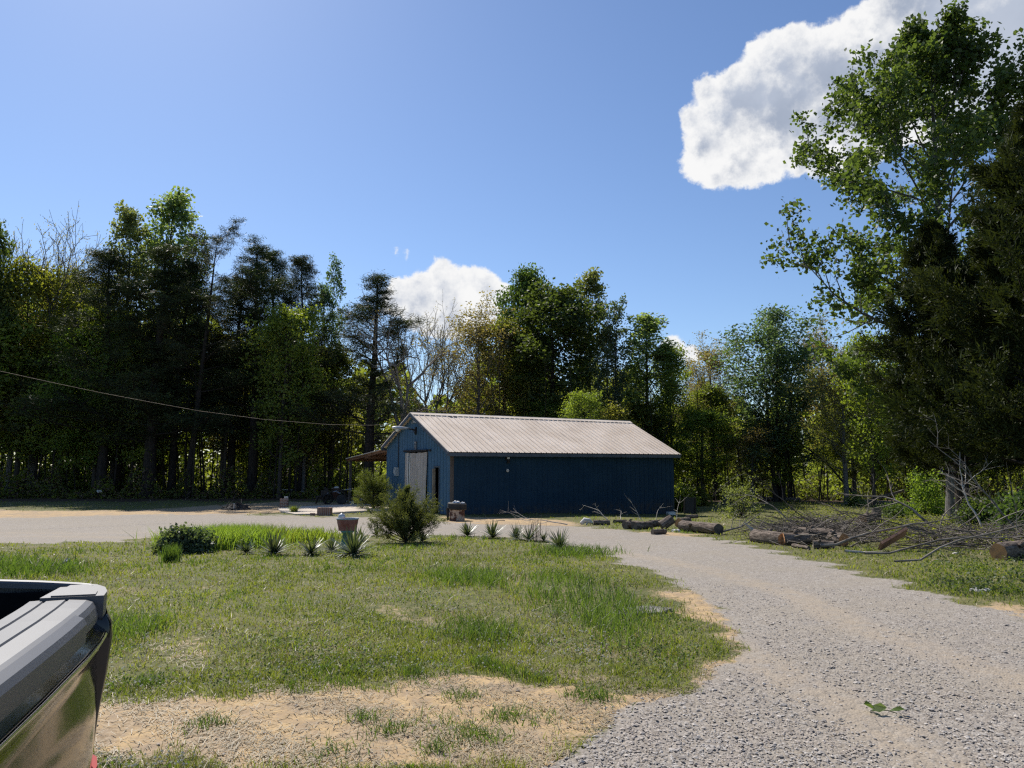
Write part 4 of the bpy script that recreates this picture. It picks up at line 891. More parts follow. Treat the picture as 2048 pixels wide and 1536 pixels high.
# ------------------------------------------------------------------ pickup
def pickup():
    D = 0.26; zt = EYE-D
    def onp(px, py, z): d = ray(px, py); t = (z-EYE)/d.z; return Vector((d.x*t, d.y*t, z))
    Cn = onp(211, 1190, zt); tdir = Vector((.285, -.9585, 0)).normalized(); n = Vector((-tdir.y, tdir.x, 0))   # n: outward from the tailgate
    ang = math.atan2(n.y, n.x)
    root = thing('pickup_truck', 'black pickup truck with its tailgate corner reaching into the lower left of the view', 'pickup truck', (Cn.x, Cn.y, g(Cn.x, Cn.y)), ang)
    zt -= g(Cn.x, Cn.y); W_ = 1.62
    # local frame: x = outward from the tailgate (rearwards), y = across, corner at 0, other side at -y
    def plas(t):
        v = ocoord(t); nn = t.noise(v, 260, 2)
        return pbsdf(t, t.mix(t.noise(v, 5, 3), (0.072, 0.074, 0.081), (0.098, 0.10, 0.107)), 0.45, 0, 0.5)
    MP = mat('textured_plastic', plas)
    def paint(t):
        v = ocoord(t)
        return pbsdf(t, (0.008, 0.009, 0.012), t.math('MULTIPLY_ADD', t.noise(v, 9, 4), .06, .08), .0, .35, None, .2)
    MB = mat('black_paint', paint)
    MCh = simple('chrome', (.55, .6, .7), (.7, .75, .82), 4, .12, 1.0)
    MRed = simple('tail_lamp_red', (.30, .006, .008), (.36, .010, .010), 4, .5, 0, .1)
    MDk = simple('bed_liner', (.005, .005, .006), (.010, .010, .011), 30, .9, 0, .1)
    def sweep(prof, ys, xo, zo, k=0):
        """profile (x,z) swept along -y; xo, zo shift per station"""
        pr = np.array(prof); n = len(pr); V = []
        for y, a, b in zip(ys, xo, zo): V.append(np.c_[pr[:, 0]+a, np.full(n, y), pr[:, 1]+b])
        V = np.concatenate(V); m = len(ys); i = np.arange(m-1)[:, None]*n; j = np.arange(n-1)[None]
        return (V, [np.stack([i+j, i+n+j, i+n+j+1, i+j+1], -1).reshape(-1, 4)], k)
    ys = np.array([.02, .008, -.01, -.05, -.12, -.25, -.5, -.8, -1.1, -1.35, -1.5, -1.57, -1.61, -1.64]); xo = -0.030*np.abs((ys+.81)/.83)**5; zo = -0.008*np.abs((ys+.81)/.83)**6
    tg = obj('tailgate', [sweep([(.010, zt-.040), (.016, zt-.052), (.028, zt-.060), (.031, zt-.066), (.030, zt-.078), (.020, zt-.090), (.016, zt-.12), (.020, zt-.16), (.022, zt-.22), (.018, zt-.34), (.006, zt-.48), (-.012, zt-.56), (-.03, zt-.58)], ys, xo, zo)], MB, root, smooth=True)
    obj('tailgate_inside', [sweep([(-.115, zt-.02), (-.112, zt-.56)], ys, xo*0, zo*0), sweep([(-.03, zt-.58), (-.11, zt-.56)], ys, xo, zo)], MDk, tg)
    cap = obj('tailgate_cap', [sweep([(-.118, zt-.03), (-.118, zt-.006), (-.112, zt-.001), (-.088, zt), (-.086, zt-.003), (-.083, zt-.003), (-.081, zt), (-.048, zt+.001), (-.046, zt-.002), (-.043, zt-.002), (-.041, zt+.001), (-.010, zt-.001), (.002, zt-.005), (.008, zt-.014), (.012, zt-.030), (.012, zt-.042)], ys, xo*.9, zo)], MP, root, smooth=False)
    obj('cap_step', [sweep([(.0, zt-.002), (.014, zt-.008), (.020, zt-.018), (.019, zt-.05), (.0, zt-.055)], np.linspace(-.20, -1.42, 14), -0.030*np.abs((np.linspace(-.20, -1.42, 14)+.81)/.83)**5, np.zeros(14))], MP, cap)
    obj('moulding', [sweep([(.032, zt-.064), (.0345, zt-.068), (.032, zt-.072)], ys, xo, zo)], MCh, tg, smooth=True)
    # handle: bright bar in a recess at the middle of the gate
    hd = obj('handle', [tube([(.030, -.40, zt-.262), (.043, -.43, zt-.262), (.045, -.62, zt-.262), (.043, -.88, zt-.262), (.030, -.91, zt-.262)], .013, 10)], MCh, tg, smooth=True)
    obj('handle_recess', [box((.016, -.655, zt-.285), (.014, .52, .075))], MDk, hd)
    # bed side with rail, lamp
    XL = 2.05
    for side_, y0 in ((1, .004), (-1, -1.624)):
        s = side_
        pr = [(.147, -.014), (.147, -.004), (.150, .0), (.166, .001), (.178, -.004), (.184, -.016), (.184, -.04)]
        xs = [-.046, -.062, -.09, -.16, -.27, -.6, -1.3, -XL]; dz = [-.004, 0, .003, .010, .018, .02, .02, .02]; yi = [-.018, -.007, 0, 0, 0, 0, 0, 0]
        V = np.concatenate([np.array([(x, y0+(a+q*(a > .15))*s, zt+b+d) for a, b in pr]) for x, d, q in zip(xs, dz, yi)]); n_ = len(pr)
        i = np.arange(len(xs)-1)[:, None]*n_; j = np.arange(n_-1)[None]
        F_ = np.stack([i+j, i+n_+j, i+n_+j+1, i+j+1], -1).reshape(-1, 4)
        V2, F2, _ = prism([(-.118, y0+.002*s), (-.004, y0+.002*s), (-.010, y0+.06*s), (-.026, y0+.12*s), (-.052, y0+.165*s), (-.075, y0+.178*s), (-.118, y0+.16*s)], zt-.05, zt-.0015)
        V3, F3, _ = prism([(-.10, y0+.006*s), (-.020, y0+.006*s), (-.026, y0+.05*s), (-.042, y0+.11*s), (-.066, y0+.15*s), (-.10, y0+.15*s)], zt-.002, zt+.0015)
        obj('bed_rail', [(V, [F_, np.arange(n_)[None]], 0), (V2, F2, 0), (V3, F3, 0)], MP, root)
        prz = [-.045, -.06, -.09, -.16, -.24, -.34, -.46, -.65, -.9]; yo = [.184, .190, .192, .180, .160, .140, .125, .115, .11]; xr = [0, .008, .012, .006, -.004, -.012, -.02, -.03, -.03]
        base = [(-.10, .002, 0), (-.002, .002, 1), (-.006, .3, 1), (-.022, .65, 1), (-.05, .92, 1), (-.09, 1.0, .5), (-.3, 1.03, 0), (-XL, 1.05, 0)]
        V = np.concatenate([np.array([(bx+q*w_, y0+(by*y_ if by > .01 else by)*s, zt+z_) for bx, by, w_ in base]) for z_, y_, q in zip(prz, yo, xr)]); n_ = len(base)
        i = np.arange(len(prz)-1)[:, None]*n_; j = np.arange(n_-1)[None]
        F_ = np.stack([i+j, i+n_+j, i+n_+j+1, i+j+1], -1).reshape(-1, 4)
        bs = obj('bed_side', [(V, [F_], 0)], MB, root, smooth=True)
        V, F_, _ = prism([(-.08, y0+.012*s), (-.006, y0+.012*s), (-.008, y0+.05*s), (-.020, y0+.10*s), (-.05, y0+.145*s), (-.08, y0+.145*s)], zt-.62, zt-.345)
        obj('tail_lamp', [(V, F_, 0)], MRed, bs)
        obj('bed_inner_side', [box((-XL/2-.06, y0+.143*s, zt-.26), (XL-.1, .012, .5))], MDk, bs)
        for wx in (-1.05, -4.6):
            wh = obj('wheel', [lathe([(.20, -.13), (.36, -.12), (.40, -.06), (.40, .06), (.36, .12), (.20, .13)], 28)], M['rubber'], root, smooth=True, loc=(wx, y0-.05*s, .40), rot=(pi/2, 0, 0))
            obj('rim', [lathe([(0, -.04), (.05, -.06), (.19, -.03), (.23, -.10), (.23, .10), (.19, .03), (.05, .06), (0, .04)], 20)], MCh, wh, smooth=True)
    obj('bed_floor', [box((-XL/2-.06, -.81, zt-.54), (XL, 1.5, .04)), box((-XL, -.81, zt-.27), (.04, 1.6, .55))], MDk, root)
    V, F_, _ = prism([(-XL-.03, .62), (-XL-.03, 1.38), (-XL-.35, 1.92), (-XL-1.75, 1.92), (-XL-2.45, 1.40), (-XL-3.55, 1.28), (-XL-3.65, .62)], -1.70, .08)
    obj('cab', [(np.c_[V[:, 0], V[:, 2], V[:, 1]], F_, 0)], MB, root)
    MG = simple('dark_glass', (.01, .012, .014), (.012, .015, .018), 2, .03, 0, 1.0)
    V, F_, _ = prism([(-XL-.12, 1.40), (-XL-.42, 1.84), (-XL-1.70, 1.84), (-XL-2.30, 1.42)], -1.705, .085)
    obj('side_glass', [(np.c_[V[:, 0], V[:, 2], V[:, 1]], F_, 0)], MG, root)
    obj('bumper', [box((.08, -.81, .58), (.20, 1.86, .20)), box((-XL/2-1.5, -.81, .55), (5.6, 1.3, .18))], MCh, root)
pickup()
# ------------------------------------------------------------------ yard objects
def log_part(L, r, seed, m=0, k=18, taper=.9):
    rng = np.random.default_rng(seed); n = max(4, int(L/.18)+2); xs = np.linspace(0, L, n); an = np.arange(k)*2*pi/k
    lob = 1+.07*np.sin(2*an+rng.uniform(0, 6))+.05*np.sin(5*an+rng.uniform(0, 6))
    rr = r*np.linspace(1, taper, n)[:, None]*lob[None]*(1+rng.normal(0, .035, (n, k)))
    bend = .05*L*np.sin(xs/L*pi)*rng.uniform(-1, 1)
    V = np.stack([np.repeat(xs[:, None], k, 1), rr*np.cos(an)+bend[:, None], rr*np.sin(an)], -1)
    i = np.arange(n-1)[:, None]*k; j = np.arange(k)[None]; j2 = (j+1) % k
    return V, np.stack([i+j, i+k+j, i+k+j2, i+j2], -1).reshape(-1, 4)
def make_log(p0, p1, r, label, seed, name='log', cat='log', group='cut logs', ends=(1, 1), bark='log', knots=1):
    p0 = Vector(p0); p1 = Vector(p1); d = p1-p0; L = d.length
    t = thing(name, label, cat, p0, 0, group); t.rotation_euler = d.to_track_quat('X', 'Z').to_euler()
    V, Q = log_part(L, r, seed); k = 18; parts = [(V.reshape(-1, 3), [Q], 0)]
    rng = random.Random(seed)
    for _ in range(knots):
        x = rng.uniform(.2, .8)*L; a = rng.uniform(.3, 2.8); q = np.array([x, cos(a)*r*.8, sin(a)*r*.8])
        parts.append(tube([q, q+np.array([.04, cos(a)*r*.55, sin(a)*r*.55])], [r*.35, r*.22], 7, cap=True))
    obj('bark', parts, M[bark], t, smooth=True)
    for e, (row, sg) in enumerate(((V[0], -1), (V[-1], 1))):
        c = row.mean(0)+np.array([sg*.006, 0, 0]); W = np.concatenate([[c], row*1.0+np.array([sg*.004, 0, 0])]); n = len(row)
        F_ = np.stack([np.zeros(n, int), 1+np.arange(n), 1+(np.arange(n)+1) % n], 1)
        obj('cut_end', [(W, [F_], 0)], M['cut'] if ends[e] else M['dead_dark'], t)
    return t
def ground_log(x0, y0, x1, y1, r, label, seed, lift=0.0, **kw):
    a = at(x0, y0); b = at(x1, y1); a.z += r*.85+lift; b.z += r*.85+lift
    return make_log(a, b, r, label, seed, **kw)
logs = [
 (1187,1050,1219,1050,.10,'short dark log leftmost of the row beside the drive, right of the white broken root',1,0,(0,0)),
 (1229,1047,1252,1046,.08,'small dark log lying behind the first big sawn log of the row',2,0,(0,0)),
 (1250,1058,1277,1057,.145,'blunt brown log at the left end of the roadside row of big pieces',3,0,(0,0)),
 (1268,1059,1302,1057,.135,'rough brown log touching the blunt one on its right',4,0,(0,0)),
 (1300,1054,1326,1052,.12,'log half hidden behind the tilted chunk in the roadside row',5,0,(0,0)),
 (1305,1069,1331,1068,.085,'small log lying alone on sawdust in front of the roadside row',6,0,(0,0)),
 (1357,1055,1376,1051,.15,'stubby log with a bright orange cut face leaning on the big log',7,0.03,(1,0)),
 (1366,1062,1438,1069,.185,'longest and thickest roadside log, dark with an orange nick on its side',8,0,(0,0)),
 (1374,1048,1395,1047,.07,'thin grey log resting behind and above the biggest roadside log',9,.20,(0,0)),
 (1509,1083,1566,1090,.165,'thick grey log at the left end of the brush pile',10,0,(0,1)),
 (1566,1090,1618,1090,.165,'log showing a round orange cut face at the front of the brush pile',11,0,(1,0)),
 (1588,1080,1668,1086,.13,'long pale barked log lying behind the orange faced one',12,.12,(0,0)),
 (1663,1090,1688,1093,.17,'short hollow dark log at the right end of the long pale one',13,.0,(0,1)),
 (1627,1097,1668,1098,.10,'cracked grey log on the grass in front of the long pale one',14,0,(0,0)),
 (1586,1095,1618,1100,.05,'thin short stick of firewood with a yellow cut tip in front of the pile',15,0,(1,0)),
 (1725,1068,1752,1058,.15,'log pointing at the viewer with a small orange end in the middle of the brush',16,.28,(1,0)),
 (1998,1121,2062,1112,.17,'thick mottled log with a tan cut end at the right edge of the view',17,0,(1,0)),
]
for (x0, y0, x1, y1, r, lb, sdn, lf, en) in logs: ground_log(x0, y0, x1, y1, r, lb, sdn, lf, ends=en)
def odd_bits():
    a = at(1336, 1059); t = make_log(a+Vector((-.22, 0, .10)), a+Vector((.16, .05, .34)), .16, 'dark log chunk tipped up on end in the middle of the roadside row', 31, ends=(0, 0))
    a = at(1754, 1052); make_log(a, a+Vector((.03, .02, .62)), .16, 'dark upright stump piece standing in the brush behind the orange ended log', 32, name='stump', cat='stump', ends=(0, 0), bark='dead_dark')
    a = at(1452, 1010); t = thing('stump', 'dark stump standing in the mown field right of the tilted black panel', 'stump', a)
    obj('bark', [lathe([(.30, -.1), (.27, .1), (.25, .45), (.26, .66), (.18, .68), (0, .66)], 14)], M['dead_dark'], t, smooth=True)
    for (p, q, r, lb, sd_) in (((1722,1006),(1842,1014),.15,'long grey fallen trunk lying at the far edge of the field',33),((1402,997),(1600,1003),.16,'dark fallen trunk in the shade along the far side of the mown field',35)):
        ground_log(*p, *q, r, lb, sd_, name='log', cat='fallen log', group='fallen trunks at the back of the field', bark='dead' if sd_ != 35 else 'log', ends=(0, 0), knots=3)
    a = at(1746, 1005); b = at(1808, 1002); make_log(a+Vector((0, 0, .25)), b+Vector((0, 0, .75)), .10, 'shorter grey trunk propped up above the long grey fallen one', 34, name='log', cat='fallen log', group='fallen trunks at the back of the field', bark='dead', ends=(0, 0))
    # splintered wood and planks
    a = at(1512, 1074); t = tag(obj('splintered_wood', [tube([(0, 0, .05), (-.12, .02, .22), (-.33, .05, .42)], [.10, .055, .004], 7)], M['dead_pale'], loc=a), 'pale splintered wood spike at the left end of the brush pile', 'broken wood')
    a = at(1762, 1103); b = at(1812, 1100); d = b-a
    t = obj('split_plank', [box((0, 0, 0), (d.length*1.06, .06, .26), ry=-.12)], simple('red_split_wood', (.22, .11, .07), (.34, .19, .12), 5, .9, bs=.4), loc=(a+b)/2+Vector((0, 0, .26)), rot=(.7, -.32, math.atan2(d.y, d.x)))
    tag(t, 'reddish brown split plank tilted up out of the front of the brush', 'plank')
    a = at(1175, 1050); tag(obj('broken_root', [tube([(-.25, 0, .06), (-.1, .03, .17), (.08, 0, .14), (.2, -.02, .05)], [.05, .10, .09, .02], 8), tube([(-.1, 0, .1), (-.22, -.05, .02)], [.04, .02], 5), tube([(.0, 0, .1), (-.05, -.15, .02)], [.04, .02], 5)], M['palestone'], smooth=True, loc=a), 'white weathered broken root beside the short dark log at the drive edge', 'root')
    def rock(px, py, s, mt, lb, nm='rock', cat='rock', sd_=1):
        rng = np.random.default_rng(sd_); V, F_, _ = lathe([(0, -.4), (.7, -.3), (1, .1), (.8, .55), (.4, .8), (0, .85)], 11)
        V = V*np.array(s)*(1+rng.normal(0, .10, V.shape)); return tag(obj(nm, [(V, F_, 0)], M[mt], loc=at(px, py)), lb, cat)
    rock(1352, 1063, (.17, .11, .09), 'palestone', 'pale stone in front of the biggest roadside log', sd_=2)
    rock(135, 1131, (.09, .07, .14), 'stone', 'grey angular stone standing in tall grass beyond the truck', sd_=3)
    rock(1912, 1108, (.08, .06, .05), 'palestone', 'small white stone in the grass under the brush pile', sd_=4)
    rock(438, 1096, (.07, .05, .03), 'palestone', 'tiny pale stone on the lawn near the leafy bushes', sd_=5)
    rock(1962, 1182, (.16, .12, .05), 'stone', 'flat grey stone at the right edge of the drive', sd_=6)
    a = at(1278, 1224); t = tag(obj('flat_stone_slab', [prism([(-.36, -.10), (-.1, -.2), (.22, -.15), (.40, .02), (.2, .2), (-.2, .17)], -.04, .022)], M['slate'], loc=a, rot=(.03, -.03, .1)), 'flat grey slab sunk in the worn grass near the bend of the drive', 'stone slab')
    a = at(1408-0, 1024)
    # things by the far corner of the shed
    a = at(1379, 1027); t = thing('leaning_board', 'black board leaning near the right end of the shed', 'board', a, R(12))
    obj('board', [box((0, 0, .43), (.62, .05, .88), ry=.10, rx=-.12)], M['black'], t); [obj('frame_bar', [box((x_, -.03, .43), (.05, .05, .9), ry=.10, rx=-.12)], M['iron'], t) for x_ in (-.28, .34)]
    a = at(1364, 1021); tag(obj('blue_tarp', [tube([(0, 0, 0), (.04, 0, .2), (-.05, .02, .42), (.02, 0, .55)], [.12, .14, .07, .02], 7)], M['tarp'], loc=a), 'crumpled blue tarp bundled beside the leaning black board', 'tarp')
    a = at(1342, 1030); tag(obj('white_block', [box((0, 0, .08), (.40, .25, .17), rz=.3)], M['white'], loc=a), 'white block on the grass at the shed far corner', 'block')
    # leaf sprig on the drive
    a = at(1757, 1428); t = thing('fallen_leaf_sprig', 'fresh green leaf sprig lying on the gravel at lower right', 'leaf sprig', a)
    def lf(nm, x, y, L, W, rz, mm, tz):
        V = np.array([(0, 0, 0), (L*.3, W/2, .02), (L*.7, W*.42, .035), (L, 0, .015), (L*.7, -W*.42, .01), (L*.3, -W/2, 0)]); Mx = np.array(Matrix.Rotation(rz, 3, 'Z') @ Matrix.Rotation(tz, 3, 'X'))
        obj(nm, [(V@Mx.T+np.array([x, y, .03]), [np.arange(6)[None]], 0)], M[mm], t, attr={'rnd': np.full(6, .5)})
    lf('leaf', -.01, .0, .09, .07, 2.3, 'grass_lush', .5); lf('leaf', -.05, -.02, .11, .06, .2, 'leaf_pale', .2); lf('leaf', .06, -.03, .10, .045, -.25, 'grass_lush', -.3)
    obj('stalk', [tube([(-.05, 0, .02), (.05, -.02, .03), (.10, -.05, .02)], .003, 5)], M['grass_lush'], t, attr={'rnd': np.full(15, .2)})
odd_bits()
def twig_branch(rng, p, d, L, r, depth=2, up=-.1, n=9, out=None, wig=.13):
    P, rr = grow(rng, p, d, L, r, r*.25, n, up, wig); out.append(tube(P, rr, 6 if r > .02 else 4))
    if depth <= 0: return
    for i in range(int(3+3*rng.uniform())):
        q, dq = pt(P, rng.uniform(.2, .95)); twig_branch(rng, q, side(rng, dq, rng.uniform(.4, .95)), L*rng.uniform(.25, .5), r*.42, depth-1, up*.5, 6, out, wig)
BR = [ # px,py of butt, heading deg (0 right, 90 away), rise deg, length, radius, material, label
 (1606,1063,150,30,2.9,.038,'dead','long arching dark branch rising left from the top of the brush pile'),
 (1648,1058,165,22,3.8,.035,'dead_dark','low fan of dark twigs spreading left over the mown field'),
 (1700,1052,120,48,2.6,.03,'dead_dark','thin dark branch standing up behind the long pale log'),
 (1740,1050,178,6,3.4,.045,'dead','grey branch lying level toward the dark stump piece'),
 (1725,1060,60,50,2.4,.025,'dead','fine twiggy branch sticking up right of the stump piece'),
 (1880,1068,150,28,3.2,.065,'dead','pale forked branch pointing up left in front of the cedar trunk'),
 (1878,1062,50,35,4.2,.035,'dead','pale curved branch rising right across the cedar trunk'),
 (1905,1070,35,30,3.8,.03,'dead','slender branch rising right in front of the cedars'),
 (1965,1062,125,48,3.0,.05,'dead_pale','white bare limb standing tall right of the cedar trunk'),
 (2015,1060,110,52,3.2,.05,'dead','white bare limb nearest the right edge of the view'),
 (2045,1075,150,45,3.8,.05,'dead','grey crooked limb rising at the right edge of the view'),
 (1640,1098,-6,3,3.6,.055,'dead','long grey branch snaking right along the front of the brush'),
 (1730,1112,-8,4,5.2,.035,'dead','thin dark branch lying on the grass toward the right edge'),
 (1790,1128,-4,3,4.8,.03,'dead','lowest thin branch lying in the green weeds at right'),
 (1690,1108,-2,1,1.6,.045,'dead_pale','bone white stick lying on grass in front of the brush'),
 (1850,1100,20,15,3.0,.035,'dead_dark','tangled brown branch in the middle of the right brush'),
 (1930,1095,170,12,3.4,.04,'dead_dark','brown branch reaching left among pink brown brush'),
 (1010,1043,178,10,1.2,.02,'dead','thin pale twig leaning by the shed wall'),
 (1135,1052,172,9,2.4,.03,'dead_pale','fallen pale branch lying on the gravel edge before the shed'),
 (1215,1042,135,48,1.5,.028,'dead_pale','pale forked branch sticking up before the shed wall'),
 (1240,1044,60,40,1.1,.018,'dead_pale','small pale twig right of the forked branch at the shed'),
 (1285,1045,115,42,1.3,.02,'dead_pale','bent pale twig arching over the roadside logs'),
 (1312,1045,60,45,1.2,.018,'dead_pale','twiggy pale stick behind the middle of the roadside logs'),
 (1352,1047,50,50,1.3,.018,'dead_pale','pale twig before the black leaning board'),
 (1440,1068,8,14,1.7,.05,'dead','short thick grey branch right of the biggest roadside log'),
 (445,1040-0,0,0,0,0,'',''),
]
def branches():
    for i, (px, py, hd, rise, L, r, mm, lb) in enumerate(BR):
        if not lb: continue
        rng = np.random.default_rng(100+i); a = at(px, py); out = []; h, e = R(hd), R(rise)
        d = np.array([cos(h)*cos(e), sin(h)*cos(e), sin(e)+.02])
        twig_branch(rng, (0, 0, r+.02), d, L*.9, r*.72, 2 if r > .022 else 1, -.25 if rise > 15 else -.02, 10, out)
        for o_ in out: o_[0][:, 2] = np.maximum(o_[0][:, 2], .005)
        tag(obj('fallen_branch', out, M[mm], smooth=True, loc=a), lb, 'branch', 'fallen branches and brush')
    rng = np.random.default_rng(77); out = []; outp = []
    for i in range(2100):
        px = rng.normal(1640, 62) if i % 5 < 3 else rng.uniform(1830, 2120); c = np.interp(px, [1500, 1650, 1760, 1900, 2120], [1068, 1072, 1078, 1084, 1092]); py = c+rng.normal(0, 9)
        a = at(px, min(py, 1108)); L = rng.uniform(.3, 1.5); hh = R(rng.uniform(0, 360)); e = rng.uniform(-.05, .45)
        d = (cos(hh)*cos(e), sin(hh)*cos(e), sin(e)); P, rr = grow(rng, (a.x, a.y, a.z+abs(rng.normal(0, .16))), d, L, rng.uniform(.006, .019), .003, 5, -.2, .12)
        (out if rng.uniform() < .6 else outp).append(tube(P, rr, 3))
    tag(obj('brush_pile', out, M['dead_dark'], smooth=True), 'tangle of dark dead twigs heaped along the right side of the drive', 'brush', kind='stuff')
    tag(obj('brush_pile', outp, M['dead'], smooth=True), 'paler dead twigs mixed through the heap right of the drive', 'brush', kind='stuff')
branches()
def plants():
    rng = np.random.default_rng(8)
    def yucca(px, py, L, n, lb, flower=False, sd_=0):
        r_ = np.random.default_rng(sd_+200); a = at(px, py); V = []; F_ = []; A_ = []
        for i in range(int(n*2.4)):
            az = r_.uniform(0, 2*pi); el = .03+1.42*r_.beta(1.1, 1.7); l = L*r_.uniform(.45, .95); w = .017*r_.uniform(.7, 1.2); dr = r_.uniform(0, .25)*(1.5-el)
            u = np.array([cos(az), sin(az), 0]); s_ = np.array([-sin(az), cos(az), 0]); o = len(V)
            for t, ww in ((0, .6), (.35, 1), (.7, .7), (1, 0.04)):
                c = u*l*t*cos(el)+np.array([0, 0, l*t*sin(el)-dr*l*t*t*1.2+.03]); V += [c-s_*w*ww, c+s_*w*ww]
            F_ += [[o+2*k, o+2*k+1, o+2*k+3, o+2*k+2] for k in range(3)]; A_ += [r_.uniform()]*8
        t = thing('yucca_plant', lb, 'yucca', a, 0, 'yuccas along the near edge of the drive')
        obj('leaves', [(np.array(V), [np.array(F_)], 0)], M['yucca'], t, attr={'rnd': A_})
        obj('dead_leaves', [blades(np.zeros((16, 2)), np.full(16, .03), np.full(16, .009), r_, 3)[0]], M['litter'], t, attr={'rnd': r_.uniform(0, 1, 80)}).location = (0, 0, -g(0, 0))
    yucca(548, 1111, .66, 60, 'spiky yucca rosette left of the reddish tub planter group, lone and star shaped', sd_=1)
    yucca(492, 1108, .42, 36, 'small yucca clump next to the bright tall grass', sd_=2)
    yucca(622, 1110, .60, 46, 'yucca between the star shaped one and the tub on its teal post', sd_=3)
    yucca(664, 1104, .50, 30, 'upright yucca just left of the teal post', sd_=4)
    yucca(706, 1112, .82, 80, 'biggest drooping yucca at the foot of the teal post', sd_=5)
    yucca(722, 1082, .62, 16, 'narrow upright yucca shoot right of the reddish tub', sd_=6)
    yucca(752, 1072, .45, 26, 'yucca hugging the left side of the feathery juniper', sd_=7)
    yucca(935, 1073, .58, 46, 'first yucca right of the feathery juniper', sd_=8)
    yucca(985, 1077, .70, 56, 'second yucca right of the juniper, wide and dark', sd_=9)
    yucca(1032, 1079, .55, 34, 'third yucca right of the juniper, leaning', sd_=10)
    yucca(1058, 1082, .72, 22, 'tall narrow yucca beside the dry reddish stems', sd_=11)
    yucca(1088, 1084, .35, 20, 'little yucca tuft between the dry stems and the last yucca', sd_=12)
    yucca(1120, 1098, .60, 56, 'last yucca of the row, where the lawn meets the bend of the drive', sd_=13)
    yucca(845, 1084, .5, 26, 'yucca with pale dead blades under the juniper', sd_=14)
    def stems(px, py, n, h, mm, lb, nm, cat, wdt=.25, w=.008, group=None, lean=.15):
        r_ = np.random.default_rng(int(px)); a = at(px, py); P = r_.normal(0, wdt, (n, 2))
        part, at2 = blades(P, r_.uniform(.5, 1, n)*h, np.full(n, w), r_, lean); part[0][:, 2] -= 0
        o = obj(nm, [part], M[mm], loc=(a.x, a.y, a.z-g(0, 0)), attr={'rnd': at2}); return tag(o, lb, cat, group)
    stems(1069, 1082, 60, .75, 'litter', 'dry reddish brown stems standing among the yuccas', 'dry_stalks', 'dry plant', .12, .008)
    stems(343, 1124, 260, .40, 'grass_lush', 'small dark upright grass tuft in front of the leafy bush', 'grass_clump', 'grass clump', .09, .012, lean=.2)
    stems(1150, 1108, 900, .22, 'grass_lush', 'dark shaggy grass skirting the last yucca at the drive', 'grass_clump', 'grass clump', .45, .014, lean=.5)
    for (px, py, n_, h_, wd_, lb) in ((445,1092,4200,.55,.50,'tallest hump of bright green grass behind the yuccas'), (490,1085,3200,.46,.5,'bright grass hump sloping down to the drive'), (400,1094,1500,.45,.35,'bright grass between the leafy bush and the tall hump'),
                                (610,1080,900,.38,.4,'fresh green grass behind the yucca row'), (588,1026,160,.40,.07,'weed tuft growing through the concrete slab')):
        stems(px, py, n_, h_, 'leaf_lime', lb, 'grass_clump', 'grass clump', wd_, .022, lean=.45)
    def bush(px, py, hw, top, mm, lb, nm='leafy_bush', cat='bush', n=5200, L=.09, W=.06, key=None, Y=None, sd_=1, wood='bark_dark', sq=1.0):
        a = at(px, py); r_ = np.random.default_rng(300+sd_); Rr = hw/FPX*a.y; H = atY(px, top, a.y).z-a.z
        wd = []; C = []
        for i in range(26):
            az = r_.uniform(0, 2*pi); el = r_.uniform(.15, 1.5); d = (cos(az)*cos(el), sin(az)*cos(el), sin(el)); Lb = math.hypot(Rr*cos(el), H*sin(el))*r_.uniform(.75, 1.02)
            B, rb = grow(r_, (0, 0, 0), d, Lb, .018, .004, 6, .1, .10); wd.append(tube(B, rb, 4))
            for k in range(22): C.append(pt(B, r_.uniform(.35, 1)**.8*.99)[0]+r_.normal(0, .07*sq, 3))
        C = np.array(C); C[:, 2] = np.abs(C[:, 2]); t = thing(nm, lb, cat, a)
        obj('stems', wd, M[wood], t, smooth=True); P = C[r_.integers(0, len(C), n)]+r_.normal(0, .075*sq, (n, 3)); P[:, 2] = np.abs(P[:, 2])
        part, rn = leaves(r_, P, L, W); obj('foliage', [part], M[mm], t, attr={'rnd': rn}); return t
    bush(345, 1106, 34, 1064, 'leaf_cool', 'left leafy bush of the dense pair on the near side of the drive', sd_=1, n=6000)
    bush(388, 1104, 34, 1066, 'leaf_cool', 'right leafy bush of the dense pair beside the bright grass', sd_=2, n=6000)
    bush(1366, 1022, 22, 958, 'leaf_lime', 'light green bush at the right end of the shed', sd_=3, n=3500, L=.12, W=.09, sq=1.5)
    bush(1400, 1012, 24, 975, 'leaf_mid', 'loose green bush in the field behind the leaning black board', sd_=4, n=2600, L=.12, W=.08, sq=1.5)
    bush(1484, 1036, 34, 938, 'leaf_pale', 'thin airy sapling standing between the logs and the field', nm='sapling', cat='sapling', sd_=5, n=1700, L=.09, W=.06, sq=1.6)
    bush(1850, 1030, 34, 935, 'leaf_lime', 'bright lime green bush left of the cedar trunk', sd_=6, n=5000, L=.11, W=.08, sq=1.6)
    bush(1962, 1056, 50, 1000, 'leaf_dark', 'dark leafy bush in the shade right of the cedar trunk', sd_=7, n=6500, L=.10, W=.07, sq=1.5)
    bush(2040, 1072, 55, 990, 'leaf_dark', 'weedy bush behind the thick log at the right edge', sd_=8, n=5000, L=.10, W=.07, sq=1.5)
    bush(1790, 1040, 44, 1008, 'leaf_dark', 'low scruffy green bush behind the brush pile', sd_=9, n=1800, L=.09, W=.05, sq=1.5)
    bush(1712, 1012, 18, 985, 'leaf_pale', 'small pale shrub at the foot of the leaning thin tree across the field', sd_=10, n=1300, L=.12, W=.09, sq=1.5)
    bush(826, 1012, 16, 985, 'leaf_lime', 'weeds with seed heads at the foot of the barn door', nm='weed_clump', cat='weeds', sd_=11, n=900, L=.07, W=.03, sq=1.3)
